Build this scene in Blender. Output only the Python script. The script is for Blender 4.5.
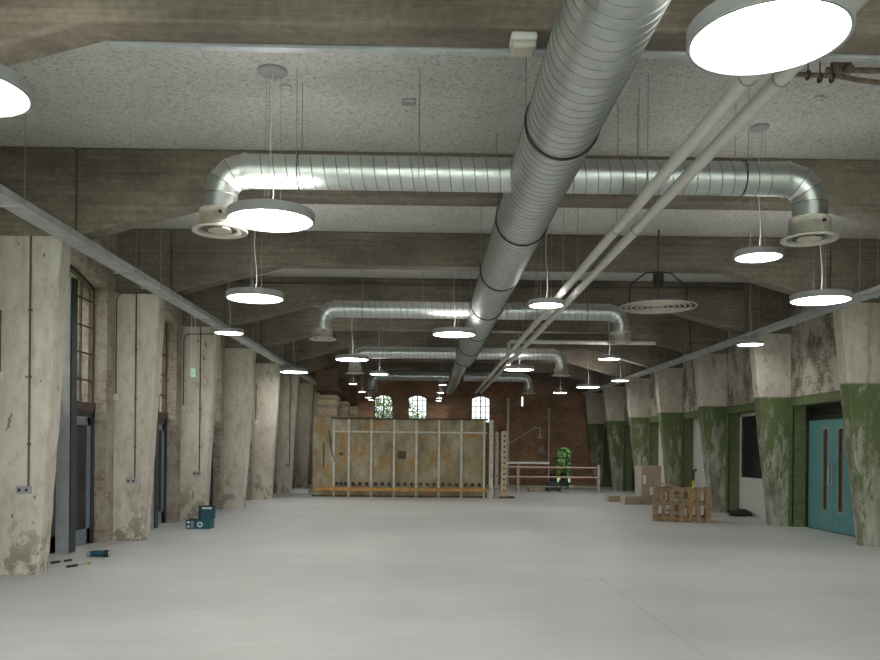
import bpy, bmesh, math, random
from mathutils import Vector, Matrix, noise
random.seed(7)
SC = bpy.context.scene
for o in list(bpy.data.objects): bpy.data.objects.remove(o)
COL = SC.collection
PI = math.pi

# ------------------------------------------------------------------ camera
F = 810.0; PPX, PPY = 440.0, 449.13; CAMH = 1.55
YAW = math.radians(0.92); ROLL = math.radians(0.55)
cam_d = bpy.data.cameras.new('camera'); cam = bpy.data.objects.new('camera', cam_d); COL.objects.link(cam)
cam_d.sensor_width = 36.0; cam_d.lens = F / 880 * 36.0
cam_d.shift_y = (PPY - 330) / 880.0
cam_d.clip_start = 0.05; cam_d.clip_end = 300
CAMR = Matrix.Rotation(-YAW, 3, 'Z') @ Matrix.Rotation(PI / 2, 3, 'X') @ Matrix.Rotation(ROLL, 3, 'Z')
cam.matrix_world = Matrix.Translation((0, 0, CAMH)) @ CAMR.to_4x4()
SC.camera = cam
def at(x, y, Y):
    d = CAMR @ Vector(((x - PPX) / F, -(y - PPY) / F, -1.0))
    k = Y / d.y
    return Vector((d.x * k, Y, CAMH + d.z * k))
def atz(x, y, Z=0.0):
    d = CAMR @ Vector(((x - PPX) / F, -(y - PPY) / F, -1.0))
    k = (Z - CAMH) / d.z
    return Vector((d.x * k, d.y * k, Z))

# ------------------------------------------------------------------ world, exposure
w = bpy.data.worlds.new('overcast_sky'); SC.world = w; w.use_nodes = True
bg = w.node_tree.nodes['Background']
bg.inputs[0].default_value = (0.975, 0.985, 1.0, 1); bg.inputs[1].default_value = 10.0
SC.view_settings.view_transform = 'Standard'; SC.view_settings.look = 'None'
SC.view_settings.gamma = 1.0; SC.view_settings.use_curve_mapping = False
SC.view_settings.exposure = 0.26
LAMP = 20.0; ADDED_UPLIGHT = 7.5
SC.cycles.max_bounces = 14; SC.cycles.diffuse_bounces = 9; SC.cycles.glossy_bounces = 5; SC.cycles.transparent_max_bounces = 12

# ------------------------------------------------------------------ materials
class N:
    def __init__(s, name, rough=0.8, metal=0.0, col=(0.5, 0.5, 0.5)):
        s.m = bpy.data.materials.new(name); s.m.use_nodes = True
        s.t = s.m.node_tree; s.b = s.t.nodes['Principled BSDF']
        s.b.inputs['Roughness'].default_value = rough; s.b.inputs['Metallic'].default_value = metal
        s.b.inputs['Base Color'].default_value = (*col, 1)
        s._pos = None
    def new(s, k): return s.t.nodes.new(k)
    def link(s, a, b): s.t.links.new(a, b)
    def pos(s, sc=(1, 1, 1), off=(0, 0, 0)):
        if s._pos is None: s._pos = s.new('ShaderNodeNewGeometry').outputs['Position']
        mp = s.new('ShaderNodeMapping'); mp.inputs['Scale'].default_value = sc; mp.inputs['Location'].default_value = off
        s.link(s._pos, mp.inputs['Vector']); return mp.outputs['Vector']
    def noise(s, scale, detail=4, sc=(1, 1, 1), rough=0.55, off=(0, 0, 0), dist=0.0):
        n = s.new('ShaderNodeTexNoise'); n.inputs['Scale'].default_value = scale; n.inputs['Detail'].default_value = detail
        n.inputs['Roughness'].default_value = rough; n.inputs['Distortion'].default_value = dist
        s.link(s.pos(sc, off), n.inputs['Vector']); return n.outputs['Fac']
    def ramp(s, fac, stops, interp='LINEAR'):
        r = s.new('ShaderNodeValToRGB'); cr = r.color_ramp; cr.interpolation = interp
        while len(cr.elements) < len(stops): cr.elements.new(0.5)
        for e, (p, c) in zip(cr.elements, stops):
            e.position = p; e.color = (c, c, c, 1) if isinstance(c, (int, float)) else (*c, 1)
        s.link(fac, r.inputs['Fac']); return r.outputs['Color']
    def mix(s, a, b, fac, mode='MIX'):
        n = s.new('ShaderNodeMix'); n.data_type = 'RGBA'; n.blend_type = mode
        for v, i in ((fac, 0), (a, 6), (b, 7)):
            if isinstance(v, (int, float)): n.inputs[i].default_value = v
            elif isinstance(v, tuple): n.inputs[i].default_value = (*v, 1)
            else: s.link(v, n.inputs[i])
        return n.outputs[2]
    def math(s, op, a, b=0.0):
        n = s.new('ShaderNodeMath'); n.operation = op
        for v, i in ((a, 0), (b, 1)):
            if isinstance(v, (int, float)): n.inputs[i].default_value = v
            else: s.link(v, n.inputs[i])
        return n.outputs[0]
    def z(s):
        sp = s.new('ShaderNodeSeparateXYZ'); s.link(s.pos(), sp.inputs[0]); return sp.outputs['Z']
    def col(s, c): s.link(c, s.b.inputs['Base Color']); return s
    def rough(s, c): s.link(c, s.b.inputs['Roughness']); return s
    def bump(s, h, strength=0.3, dist=0.02):
        n = s.new('ShaderNodeBump'); n.inputs['Strength'].default_value = strength; n.inputs['Distance'].default_value = dist
        s.link(h, n.inputs['Height']); s.link(n.outputs[0], s.b.inputs['Normal']); return s
MT = {}
def simple(key, col, rough=0.6, metal=0.0, var=0.12, scale=9.0):
    n = N(key, rough, metal, col)
    f = n.noise(scale, 4)
    lo = tuple(c * (1 - var) for c in col); hi = tuple(min(1, c * (1 + var)) for c in col)
    n.col(n.ramp(f, [(0.3, lo), (0.7, hi)])); MT[key] = n.m; return n

# brown board-marked concrete of beams and knees
n = N('board_marked_concrete', 0.9)
s1 = n.noise(1.0, 8, (0.7, 3.0, 20.0), 0.68); s2 = n.noise(0.7, 5, (1, 1, 1.6), 0.6); s3 = n.noise(14, 5)
c = n.ramp(s1, [(0.25, (0.150, 0.124, 0.094)), (0.5, (0.215, 0.184, 0.145)), (0.75, (0.285, 0.252, 0.205))])
c = n.mix(c, n.ramp(s2, [(0.3, 0.58), (0.7, 1.32)]), 1.0, 'MULTIPLY')
c = n.mix(c, n.ramp(s3, [(0.3, 0.8), (0.7, 1.15)]), 1.0, 'MULTIPLY')
n.col(c).bump(n.math('ADD', s1, n.math('MULTIPLY', s3, 0.5)), 0.5, 0.015); MT['beam'] = n.m

# whitewashed concrete of columns
def pale(key, green=False):
    n = N(key, 0.88)
    a = n.noise(1.1, 6, (1, 1, 0.45), 0.6); b = n.noise(9, 6, (1, 1, 0.5), 0.65); d = n.noise(34, 4)
    st = n.noise(2.6, 6, (1.6, 1.6, 0.22), 0.62, (3, 1, 2))
    c = n.ramp(a, [(0.28, (0.41, 0.365, 0.295)), (0.5, (0.59, 0.545, 0.465)), (0.75, (0.71, 0.675, 0.60))])
    c = n.mix(c, n.ramp(b, [(0.28, 0.72), (0.5, 1.0), (0.8, 1.1)]), 1.0, 'MULTIPLY')
    c = n.mix(c, (0.20, 0.165, 0.115), n.ramp(st, [(0.60, 0.0), (0.72, 0.65)]))
    # damp dirt and flaked render near the ground
    zz = n.z()
    low = n.ramp(n.math('MULTIPLY', zz, 0.5), [(0.0, 1.0), (0.16, 0.75), (0.55, 0.0)])
    fl = n.noise(4.2, 7, (1, 1, 0.75), 0.68, (7, 2, 5))
    c = n.mix(c, (0.17, 0.145, 0.105), n.math('MULTIPLY', low, n.ramp(fl, [(0.50, 0.0), (0.58, 0.8)])))
    c = n.mix(c, (0.10, 0.085, 0.07), n.ramp(n.noise(8.5, 4, (1, 1, 0.55), 0.55, (1, 9, 4)), [(0.675, 0.0), (0.70, 0.75)]))
    if green:
        g = n.ramp(n.noise(1.6, 5, (1, 1, 0.6)), [(0.3, (0.090, 0.125, 0.042)), (0.7, (0.145, 0.180, 0.076))])
        pt = n.noise(4.2, 9, (1.3, 1.3, 0.42), 0.76, (2, 8, 1))
        wear = n.math('ADD', pt, n.math('MULTIPLY', n.ramp(n.math('MULTIPLY', zz, 0.36), [(0.0, 1.0), (0.25, 0.80), (0.75, 0.42), (0.97, 0.0)]), 0.21))
        under = n.ramp(n.noise(5, 6, (1, 1, 0.4)), [(0.3, (0.17, 0.155, 0.12)), (0.7, (0.54, 0.52, 0.45))])
        g = n.mix(g, under, n.ramp(wear, [(0.575, 0.0), (0.66, 0.85)]))
        mask = n.ramp(n.math('MULTIPLY', zz, 0.1), [(0.0, 1.0), (0.2695, 1.0), (0.2705, 0.0)])
        c = n.mix(c, g, mask)
    n.col(c).bump(n.math('ADD', b, n.math('MULTIPLY', fl, 1.5)), 0.45, 0.02); MT[key] = n.m
pale('limewash'); pale('green_limewash', True)

# left wall: rough dirty brick; right wall: flaking plaster over brick; end wall brick
def brickmat(key, axes, c1, c2, mortar, flake=None, green=False, sc=1.0):
    n = N(key, 0.92)
    sp = n.new('ShaderNodeSeparateXYZ'); n.link(n.pos(), sp.inputs[0])
    cb = n.new('ShaderNodeCombineXYZ')
    if axes == 'SUM': n.link(n.math('ADD', sp.outputs['X'], sp.outputs['Y']), cb.inputs[0])
    else: n.link(sp.outputs[axes], cb.inputs[0])
    n.link(sp.outputs['Z'], cb.inputs[1])
    bt = n.new('ShaderNodeTexBrick'); n.link(cb.outputs[0], bt.inputs['Vector'])
    bt.inputs['Scale'].default_value = 1.0; bt.inputs['Brick Width'].default_value = 0.225 * sc
    bt.inputs['Row Height'].default_value = 0.075 * sc; bt.inputs['Mortar Size'].default_value = 0.008
    bt.inputs['Mortar Smooth'].default_value = 0.3
    bt.inputs['Color1'].default_value = (*c1, 1); bt.inputs['Color2'].default_value = (*c2, 1); bt.inputs['Mortar'].default_value = (*mortar, 1)
    a = n.noise(1.3, 6, (1, 1, 1), 0.65); b = n.noise(16, 5)
    c = n.mix(bt.outputs['Color'], n.ramp(a, [(0.3, 0.6), (0.7, 1.25)]), 1.0, 'MULTIPLY')
    c = n.mix(c, n.ramp(b, [(0.3, 0.75), (0.7, 1.2)]), 1.0, 'MULTIPLY')
    if flake:
        fz = n.noise(2.1, 8, (1, 1, 0.8), 0.7, (4, 4, 9))
        c = n.mix(c, n.mix(flake, n.ramp(b, [(0.3, 0.8), (0.7, 1.1)]), 1.0, 'MULTIPLY'), n.ramp(fz, [(0.44, 0.0), (0.56, 0.9)]))
    if green:
        g = n.ramp(n.noise(1.6, 5, (1, 1, 0.6)), [(0.3, (0.085, 0.115, 0.042)), (0.7, (0.135, 0.165, 0.072))])
        mask = n.ramp(n.math('MULTIPLY', n.z(), 0.1), [(0.0, 1.0), (0.2695, 1.0), (0.2705, 0.0)])
        c = n.mix(c, g, mask)
    h = n.math('ADD', n.math('MULTIPLY', bt.outputs['Fac'], -0.6), n.math('MULTIPLY', b, 1.0))
    n.col(c).bump(n.math('ADD', h, n.math('MULTIPLY', a, 1.5)), 0.7, 0.02); MT[key] = n.m
brickmat('brick_left', 'SUM', (0.27, 0.205, 0.16), (0.38, 0.31, 0.25), (0.38, 0.34, 0.28), (0.45, 0.405, 0.335))
brickmat('brick_right', 'SUM', (0.23, 0.19, 0.14), (0.36, 0.31, 0.24), (0.17, 0.15, 0.12), (0.58, 0.55, 0.47), True)
brickmat('brick_end', 'SUM', (0.37, 0.185, 0.105), (0.48, 0.275, 0.165), (0.33, 0.25, 0.18))
brickmat('brick_outside', 'SUM', (0.55, 0.50, 0.42), (0.62, 0.57, 0.49), (0.45, 0.42, 0.36))

# sprayed ceiling
n = N('sprayed_ceiling', 0.95)
a = n.noise(28, 5, rough=0.65); v = n.noise(60, 3); l = n.noise(0.8, 5)
c = n.ramp(a, [(0.30, (0.40, 0.39, 0.36)), (0.50, (0.72, 0.71, 0.67)), (0.75, (0.80, 0.79, 0.75))])
c = n.mix(c, n.ramp(l, [(0.3, 0.85), (0.7, 1.08)]), 1.0, 'MULTIPLY')
n.col(c).bump(n.math('ADD', a, n.math('MULTIPLY', v, 0.6)), 0.8, 0.03); MT['ceiling'] = n.m

# power-floated concrete floor
n = N('floated_floor', 0.45)
a = n.noise(0.55, 6, (0.6, 1, 1), 0.6); b = n.noise(5, 6, (0.45, 1.6, 1), 0.6); d = n.noise(60, 3)
c = n.ramp(a, [(0.3, (0.535, 0.552, 0.548)), (0.7, (0.655, 0.672, 0.665))])
c = n.mix(c, n.ramp(b, [(0.3, 0.90), (0.7, 1.05)]), 1.0, 'MULTIPLY')
n.col(c).rough(n.ramp(b, [(0.3, 0.38), (0.7, 0.55)])).bump(n.math('ADD', b, n.math('MULTIPLY', d, 0.2)), 0.06, 0.01); MT['floor'] = n.m

# galvanised spiral duct
n = N('galvanised_duct', 0.36, 1.0)
a = n.noise(6, 5, rough=0.6); b = n.noise(30, 4)
n.col(n.ramp(a, [(0.3, (0.55, 0.585, 0.57)), (0.7, (0.70, 0.73, 0.71))])).rough(n.ramp(b, [(0.3, 0.36), (0.7, 0.50)])); MT['galv'] = n.m
simple('shaded_duct_seam', (0.27, 0.285, 0.275), 0.5, 0.8, 0.1)  # lock seams darker than the duct, their shade put into the colour
n = N('galvanised_strut', 0.5, 0.35)
n.col(n.ramp(n.noise(5, 5), [(0.3, (0.46, 0.49, 0.51)), (0.7, (0.62, 0.65, 0.67))])); MT['strut'] = n.m

# rusty tank plate
n = N('rusted_plate', 0.75, 0.15)
a = n.noise(1.5, 7, (1, 1, 0.7), 0.65, (2, 0, 0)); b = n.noise(7, 6, (1, 1, 0.35), 0.6); r = n.noise(2.2, 7, (1, 1, 0.8), 0.66, (9, 3, 1))
c = n.ramp(a, [(0.28, (0.20, 0.16, 0.085)), (0.5, (0.36, 0.315, 0.205)), (0.72, (0.52, 0.485, 0.37))])
c = n.mix(c, n.ramp(b, [(0.3, 0.72), (0.7, 1.15)]), 1.0, 'MULTIPLY')
c = n.mix(c, (0.36, 0.185, 0.04), n.ramp(r, [(0.47, 0.0), (0.66, 0.85)]))
n.col(c).bump(b, 0.3, 0.01); MT['tank'] = n.m
simple('tank_rib', (0.56, 0.55, 0.48), 0.7, 0.1, 0.2)
simple('dark_rust', (0.10, 0.075, 0.055), 0.85, 0.0, 0.35)
simple('orange_timber', (0.50, 0.27, 0.075), 0.7, 0, 0.25)
simple('cream_timber', (0.55, 0.43, 0.29), 0.75, 0, 0.25, 14)
simple('pallet_wood', (0.25, 0.16, 0.088), 0.8, 0, 0.4, 12)
simple('grey_wood', (0.36, 0.31, 0.25), 0.85, 0, 0.3, 12)
simple('cardboard', (0.36, 0.285, 0.205), 0.85, 0, 0.12)
simple('cardboard_pale', (0.56, 0.53, 0.46), 0.85, 0, 0.08)
simple('white_board', (0.68, 0.68, 0.66), 0.6, 0, 0.05)
simple('label_white', (0.72, 0.71, 0.67), 0.6, 0, 0.04)
simple('teal_door', (0.115, 0.295, 0.295), 0.45, 0, 0.06, 3)
simple('dark_steel', (0.045, 0.05, 0.058), 0.5, 0.2, 0.2)
simple('blue_grey', (0.22, 0.26, 0.30), 0.5, 0.2, 0.15)
simple('window_frame', (0.10, 0.075, 0.06), 0.7, 0, 0.2)
simple('black_rubber', (0.018, 0.018, 0.02), 0.6, 0, 0.2)
simple('black_metal', (0.03, 0.03, 0.032), 0.5, 0.3, 0.2)
simple('lamp_grey', (0.36, 0.365, 0.37), 0.5, 0.0, 0.04)
simple('white_pipe', (0.66, 0.65, 0.61), 0.45, 0, 0.05)
simple('cream_plastic', (0.60, 0.57, 0.49), 0.5, 0, 0.06)
simple('diffuser_dark', (0.20, 0.19, 0.165), 0.6, 0, 0.1)
simple('white_plastic', (0.75, 0.75, 0.73), 0.45, 0, 0.03)
simple('rod_steel', (0.33, 0.33, 0.32), 0.5, 0.5, 0.1)
simple('conduit_dark', (0.11, 0.10, 0.085), 0.6, 0.3, 0.15)
simple('hood_brown', (0.155, 0.095, 0.062), 0.7, 0.1, 0.25)
simple('teal_plastic', (0.010, 0.085, 0.115), 0.45, 0, 0.15)
simple('yellow_plastic', (0.70, 0.50, 0.05), 0.5, 0, 0.1)
simple('rust_pipe', (0.27, 0.21, 0.15), 0.85, 0, 0.35, 20)
simple('red_tape', (0.45, 0.12, 0.09), 0.6, 0, 0.1)
simple('tool_steel', (0.55, 0.55, 0.55), 0.35, 0.9, 0.1)
simple('black_bag', (0.02, 0.02, 0.022), 0.7, 0, 0.3)
simple('leaf', (0.13, 0.26, 0.06), 0.7, 0, 0.5, 6)
simple('grass', (0.22, 0.34, 0.12), 0.9, 0, 0.3)
simple('green_frame', (0.120, 0.155, 0.066), 0.7, 0, 0.25)
simple('trunk', (0.12, 0.09, 0.06), 0.9, 0, 0.3)
simple('glass_dark', (0.02, 0.021, 0.022), 0.12, 0, 0.1)
simple('vision_glass', (0.07, 0.042, 0.032), 0.15, 0, 0.2)
def emis(key, col, st):
    n = N(key, 0.5, 0, col); n.b.inputs['Emission Color'].default_value = (*col, 1); n.b.inputs['Emission Strength'].default_value = st; MT[key] = n.m
emis('led', (1.0, 0.975, 0.93), LAMP); emis('added_uplight', (1.0, 0.97, 0.92), ADDED_UPLIGHT); emis('exit_green', (0.42, 0.80, 0.58), 0.28); emis('tube_white', (1, 0.97, 0.93), 1.2)
def glassmat(key, tint, gl):
    m = bpy.data.materials.new(key); m.use_nodes = True; t = m.node_tree; t.nodes.clear()
    o = t.nodes.new('ShaderNodeOutputMaterial'); tr = t.nodes.new('ShaderNodeBsdfTransparent'); g = t.nodes.new('ShaderNodeBsdfGlossy')
    tr.inputs[0].default_value = (*tint, 1); g.inputs['Roughness'].default_value = 0.08
    mx = t.nodes.new('ShaderNodeMixShader'); mx.inputs[0].default_value = gl
    t.links.new(tr.outputs[0], mx.inputs[1]); t.links.new(g.outputs[0], mx.inputs[2]); t.links.new(mx.outputs[0], o.inputs[0]); MT[key] = m
glassmat('glass', (0.86, 0.88, 0.86), 0.06); glassmat('sky_dimming_glass', (0.38, 0.39, 0.385), 0.05); glassmat('tinted_glass', (0.40, 0.42, 0.40), 0.05); glassmat('hazy_glass', (0.42, 0.43, 0.42), 0.08)

# ------------------------------------------------------------------ mesh helpers
def worldloc(o):
    v = Vector((0, 0, 0))
    while o is not None: v += o.location; o = o.parent
    return v
class MB:
    def __init__(s): s.v = []; s.f = []
    def add(s, vs, fs):
        k = len(s.v); s.v += [Vector(v) for v in vs]; s.f += [tuple(i + k for i in f) for f in fs]; return s
    def box(s, x0, x1, y0, y1, z0, z1, M=None):
        vs = [Vector((x, y, z)) for z in (z0, z1) for y in (y0, y1) for x in (x0, x1)]
        if M is not None: vs = [M @ v for v in vs]
        return s.add(vs, [(0, 2, 3, 1), (4, 5, 7, 6), (0, 1, 5, 4), (2, 6, 7, 3), (0, 4, 6, 2), (1, 3, 7, 5)])
    def prism(s, poly, axis, a, b):
        # poly: list of 2D points, extruded along axis from a to b ('X': (y,z), 'Y': (x,z), 'Z': (x,y))
        def mk(p, t):
            return {'X': (t, p[0], p[1]), 'Y': (p[0], t, p[1]), 'Z': (p[0], p[1], t)}[axis]
        m = len(poly); vs = [mk(p, a) for p in poly] + [mk(p, b) for p in poly]
        fs = [tuple(range(m))[::-1], tuple(range(m, 2 * m))] + [(i, (i + 1) % m, m + (i + 1) % m, m + i) for i in range(m)]
        return s.add(vs, fs)
    def tube(s, path, r, n=12, caps=True):
        path = [Vector(p) for p in path]; rs = r if isinstance(r, (list, tuple)) else [r] * len(path)
        T = []
        for i in range(len(path)):
            a = path[max(i - 1, 0)]; b = path[min(i + 1, len(path) - 1)]
            T.append((b - a).normalized())
        ref = Vector((0, 0, 1)) if abs(T[0].z) < 0.9 else Vector((0, 1, 0))
        nn = T[0].cross(ref).normalized(); rings = []
        for i, p in enumerate(path):
            nn = (nn - T[i] * nn.dot(T[i])).normalized(); bb = T[i].cross(nn)
            rings.append([p + (nn * math.cos(2 * PI * k / n) + bb * math.sin(2 * PI * k / n)) * rs[i] for k in range(n)])
        vs = [v for rg in rings for v in rg]
        fs = [(i * n + k, i * n + (k + 1) % n, (i + 1) * n + (k + 1) % n, (i + 1) * n + k) for i in range(len(path) - 1) for k in range(n)]
        if caps: fs += [tuple(range(n))[::-1], tuple((len(path) - 1) * n + k for k in range(n))]
        return s.add(vs, fs)
    def lathe(s, prof, c=(0, 0, 0), n=32):
        # profile of (r, z), revolved about vertical axis through c
        c = Vector(c); vs = []; fs = []
        for r, z in prof:
            for k in range(n):
                a = 2 * PI * k / n; vs.append(c + Vector((r * math.cos(a), r * math.sin(a), z)))
        for i in range(len(prof) - 1):
            for k in range(n): fs.append((i * n + k, i * n + (k + 1) % n, (i + 1) * n + (k + 1) % n, (i + 1) * n + k))
        return s.add(vs, fs)
    def disc(s, c, r, n=40, up=True):
        c = Vector(c); vs = [c + Vector((r * math.cos(2 * PI * k / n), r * math.sin(2 * PI * k / n), 0)) for k in range(n)]
        f = tuple(range(n)); return s.add(vs, [f if up else f[::-1]])
    def torus(s, c, axis, R, r, n=36, m=8):
        c = Vector(c); vs = []; fs = []
        for i in range(n):
            a = 2 * PI * i / n
            for j in range(m):
                b = 2 * PI * j / m; q = R + r * math.cos(b); h = r * math.sin(b)
                p = (q * math.cos(a), q * math.sin(a), h)
                p = {'Z': p, 'Y': (p[0], p[2], p[1]), 'X': (p[2], p[0], p[1])}[axis]
                vs.append(c + Vector(p))
        for i in range(n):
            for j in range(m):
                fs.append((i * m + j, ((i + 1) % n) * m + j, ((i + 1) % n) * m + (j + 1) % m, i * m + (j + 1) % m))
        return s.add(vs, fs)
    def build(s, name, mat, parent=None, smooth=False, bevel=0.0, angle=25, origin=None, kind=None):
        me = bpy.data.meshes.new(name)
        wl = worldloc(parent) if parent else (Vector(origin) if origin else Vector((0, 0, 0)))
        me.from_pydata([tuple(v - wl) for v in s.v], [], s.f)
        bm = bmesh.new(); bm.from_mesh(me); bmesh.ops.recalc_face_normals(bm, faces=bm.faces[:]); bm.to_mesh(me); bm.free()
        me.materials.append(MT[mat] if isinstance(mat, str) else mat)
        if smooth:
            me.polygons.foreach_set('use_smooth', [True] * len(me.polygons)); me.set_sharp_from_angle(angle=math.radians(angle))
        o = bpy.data.objects.new(name, me); COL.objects.link(o)
        if parent: o.parent = parent
        elif origin: o.location = origin
        if bevel:
            b = o.modifiers.new('bevel', 'BEVEL'); b.width = bevel; b.segments = 2; b.limit_method = 'ANGLE'
        if kind: o['kind'] = kind
        return o
def tag(o, label, cat, group=None):
    o['label'] = label; o['category'] = cat
    if group: o['group'] = group
    return o
def thing(name, loc, label, cat, group=None):
    o = bpy.data.objects.new(name, None); COL.objects.link(o); o.location = loc; o.empty_display_size = 0.1
    return tag(o, label, cat, group)
def struct(o): o['kind'] = 'structure'; return o
def B(*a): return MB().box(*a)

# ------------------------------------------------------------------ dimensions
CX = 1.27                      # centre line of the hall
XL0, XL1 = -4.635, -4.39        # left column inner face at floor / at springing
XR0, XR1 = 7.29, 6.84
JL, JR = -4.22, 6.68           # beam joints
WL, WR = -5.13, 7.65           # wall faces
ZS, ZC, ZP = 4.56, 5.12, 4.05  # beam soffit, ceiling, top of painted column
FY = [5.78] + [9.75 + 3.6 * i for i in range(8)]   # frame front faces
FYB = [2.3, -1.3, -4.9]        # frames behind the viewer
FD = 0.30                      # frame depth
YE = 36.0; YB = -7.5
ALLF = sorted(FY + FYB)
def ceil_z(y, m=0.03):
    for f in ALLF:
        if f - m <= y <= f + FD + m: return ZS
    return ZC

# ------------------------------------------------------------------ setting
fl = B(WL - 0.6, 2.1185, YB - 0.2, YE + 0.35, -0.15, 0); fl.box(2.1215, WR + 0.6, YB - 0.2, YE + 0.35, -0.15, 0); fl.box(2.1185, 2.1215, YB - 0.2, YE + 0.35, -0.15, -0.006)   # sawn joint
struct(fl.build('floor', 'floor'))
struct(B(WL - 0.6, WR + 0.6, YB - 0.2, YE + 0.35, ZC, ZC + 0.25).build('ceiling', 'ceiling'))
gnd = B(-40, 40, YE + 0.35, 70, -0.3, -0.1); gnd.box(WL - 0.6, WR + 0.6, -20, YB - 0.2, -0.3, -0.1); gnd.box(-40, WL - 0.6, -20, YE + 0.35, -0.3, -0.1); gnd.box(WR + 0.6, 40, -20, YE + 0.35, -0.3, -0.1)
struct(gnd.build('ground_outside', 'grass'))
wb = MB(); wb.box(WL - 0.5, -4.2, YB - 0.2, YB, 0, ZC); wb.box(6.7, WR + 0.5, YB - 0.2, YB, 0, ZC); wb.box(-4.2, 6.7, YB - 0.2, YB, 0, 0.35); wb.box(-4.2, 6.7, YB - 0.2, YB, 4.75, ZC)
struct(wb.build('wall_back', 'limewash'))
gw = MB()  # unseen glazing, added so sky light fills the hall from behind
for k in range(7):
    x = -4.2 + 10.9 * k / 6; gw.box(x - 0.05, x + 0.05, YB - 0.14, YB - 0.06, 0.35, 4.75)
for zz in (0.38, 1.85, 3.3, 4.72): gw.box(-4.2, 6.7, YB - 0.13, YB - 0.07, zz - 0.03, zz + 0.03)
gwo = struct(gw.build('window_50', 'dark_steel', origin=(CX, YB, 0.35)))
B(-4.2, 6.7, YB - 0.104, YB - 0.096, 0.35, 4.75).build('pane', 'glass', gwo)

# bays: between frames
BL = [(ALLF[i], ALLF[i + 1]) for i in range(len(ALLF) - 1)] + [(ALLF[-1], YE - 0.05)]
WIN_X = -5.36
def arch_z(y, y0, y1, zs, rise):
    h = (y1 - y0) / 2; R = (h * h + rise * rise) / (2 * rise); t = y - (y0 + y1) / 2
    return zs + rise - R + math.sqrt(max(R * R - t * t, 0))
# left wall
wl = MB()
LB = []
prev = YB
for (a, b) in BL:
    y0, y1 = a + FD + 0.32, b - 0.32
    if y1 - y0 < 0.8: continue
    LB.append((y0, y1))
    wl.box(-5.65, WL, prev, y0, 0, ZC)
    prev = y1
    K = 14; zs, rise = 4.06, 0.22
    pts = [(y0, ZC)] + [(y0 + (y1 - y0) * i / K, arch_z(y0 + (y1 - y0) * i / K, y0, y1, zs, rise)) for i in range(K + 1)] + [(y1, ZC)]
    for i in range(K):
        p = [pts[i + 1], pts[i + 2], (pts[i + 2][0], ZC), (pts[i + 1][0], ZC)]
        wl.prism(p, 'X', -5.65, WL)
wl.box(-5.65, WL, prev, YE, 0, ZC)
struct(wl.build('wall_left', 'brick_left'))
for i, (y0, y1) in enumerate(LB):
    # arched steel window over a dark door set
    nm = 'window_%d' % (i + 1)
    zt = 2.16; zs, rise = 4.06, 0.22
    fr = MB(); K = 14; fwid = 0.06
    for k in range(K):
        ya, yb = y0 + (y1 - y0) * k / K, y0 + (y1 - y0) * (k + 1) / K
        za, zb = arch_z(ya, y0, y1, zs, rise), arch_z(yb, y0, y1, zs, rise)
        fr.prism([(ya, za - fwid), (yb, zb - fwid), (yb, zb), (ya, za)], 'X', WIN_X - 0.04, WIN_X + 0.03)
    fr.box(WIN_X - 0.04, WIN_X + 0.03, y0, y0 + 0.06, zt, 4.1); fr.box(WIN_X - 0.04, WIN_X + 0.03, y1 - 0.06, y1, zt, 4.1)
    fr.box(WIN_X - 0.05, WIN_X + 0.06, y0, y1, zt - 0.06, zt + 0.07)
    wf = struct(fr.build(nm, 'window_frame', origin=(WIN_X, (y0 + y1) / 2, zt)))
    nb = 6
    for k in range(1, nb):
        yy = y0 + (y1 - y0) * k / nb
        B(WIN_X - 0.02, WIN_X + 0.015, yy - 0.014, yy + 0.014, zt + 0.05, arch_z(yy, y0, y1, zs, rise) - 0.03).build('glazing_bar', 'window_frame', wf)
    for k in range(1, 5):
        B(WIN_X - 0.02, WIN_X + 0.012, y0 + 0.05, y1 - 0.05, zt + 0.42 * k - 0.011, zt + 0.42 * k + 0.011).build('glazing_bar', 'window_frame', wf)
    g = MB()
    for k in range(K):
        ya, yb = y0 + (y1 - y0) * k / K, y0 + (y1 - y0) * (k + 1) / K
        g.add([(WIN_X - 0.015, ya, zt), (WIN_X - 0.015, yb, zt), (WIN_X - 0.015, yb, arch_z(yb, y0, y1, zs, rise)), (WIN_X - 0.015, ya, arch_z(ya, y0, y1, zs, rise))], [(0, 1, 2, 3)])
    g.build('pane', 'hazy_glass', wf)
    dn = MB(); dn.box(WIN_X - 0.05, WIN_X + 0.05, y0, y0 + 0.09, 0, zt - 0.06); dn.box(WIN_X - 0.05, WIN_X + 0.05, y1 - 0.09, y1, 0, zt - 0.06)
    dn.box(WIN_X - 0.05, WIN_X + 0.05, y0, y1, zt - 0.16, zt - 0.06)
    df = struct(dn.build('door_%d' % (i + 2), 'dark_steel', origin=(WIN_X, (y0 + y1) / 2, 0)))
    ym = (y0 + y1) / 2
    for (ya, yb) in ((y0 + 0.1, ym - 0.005), (ym + 0.005, y1 - 0.1)):
        lf = MB(); lf.box(WIN_X - 0.025, WIN_X + 0.025, ya, ya + 0.12, 0.01, zt - 0.17); lf.box(WIN_X - 0.025, WIN_X + 0.025, yb - 0.12, yb, 0.01, zt - 0.17)
        lf.box(WIN_X - 0.025, WIN_X + 0.025, ya, yb, 0.01, 0.25); lf.box(WIN_X - 0.025, WIN_X + 0.025, ya, yb, zt - 0.29, zt - 0.17)
        leaf = lf.build('door_leaf', 'blue_grey', df)
        B(WIN_X - 0.008, WIN_X + 0.008, ya + 0.1, yb - 0.1, 0.22, zt - 0.27).build('door_glass', 'glass_dark', leaf)
struct(B(-9.2, -8.9, -12, 44, -0.1, 7.5).build('wall_outside', 'brick_outside'))

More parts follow.
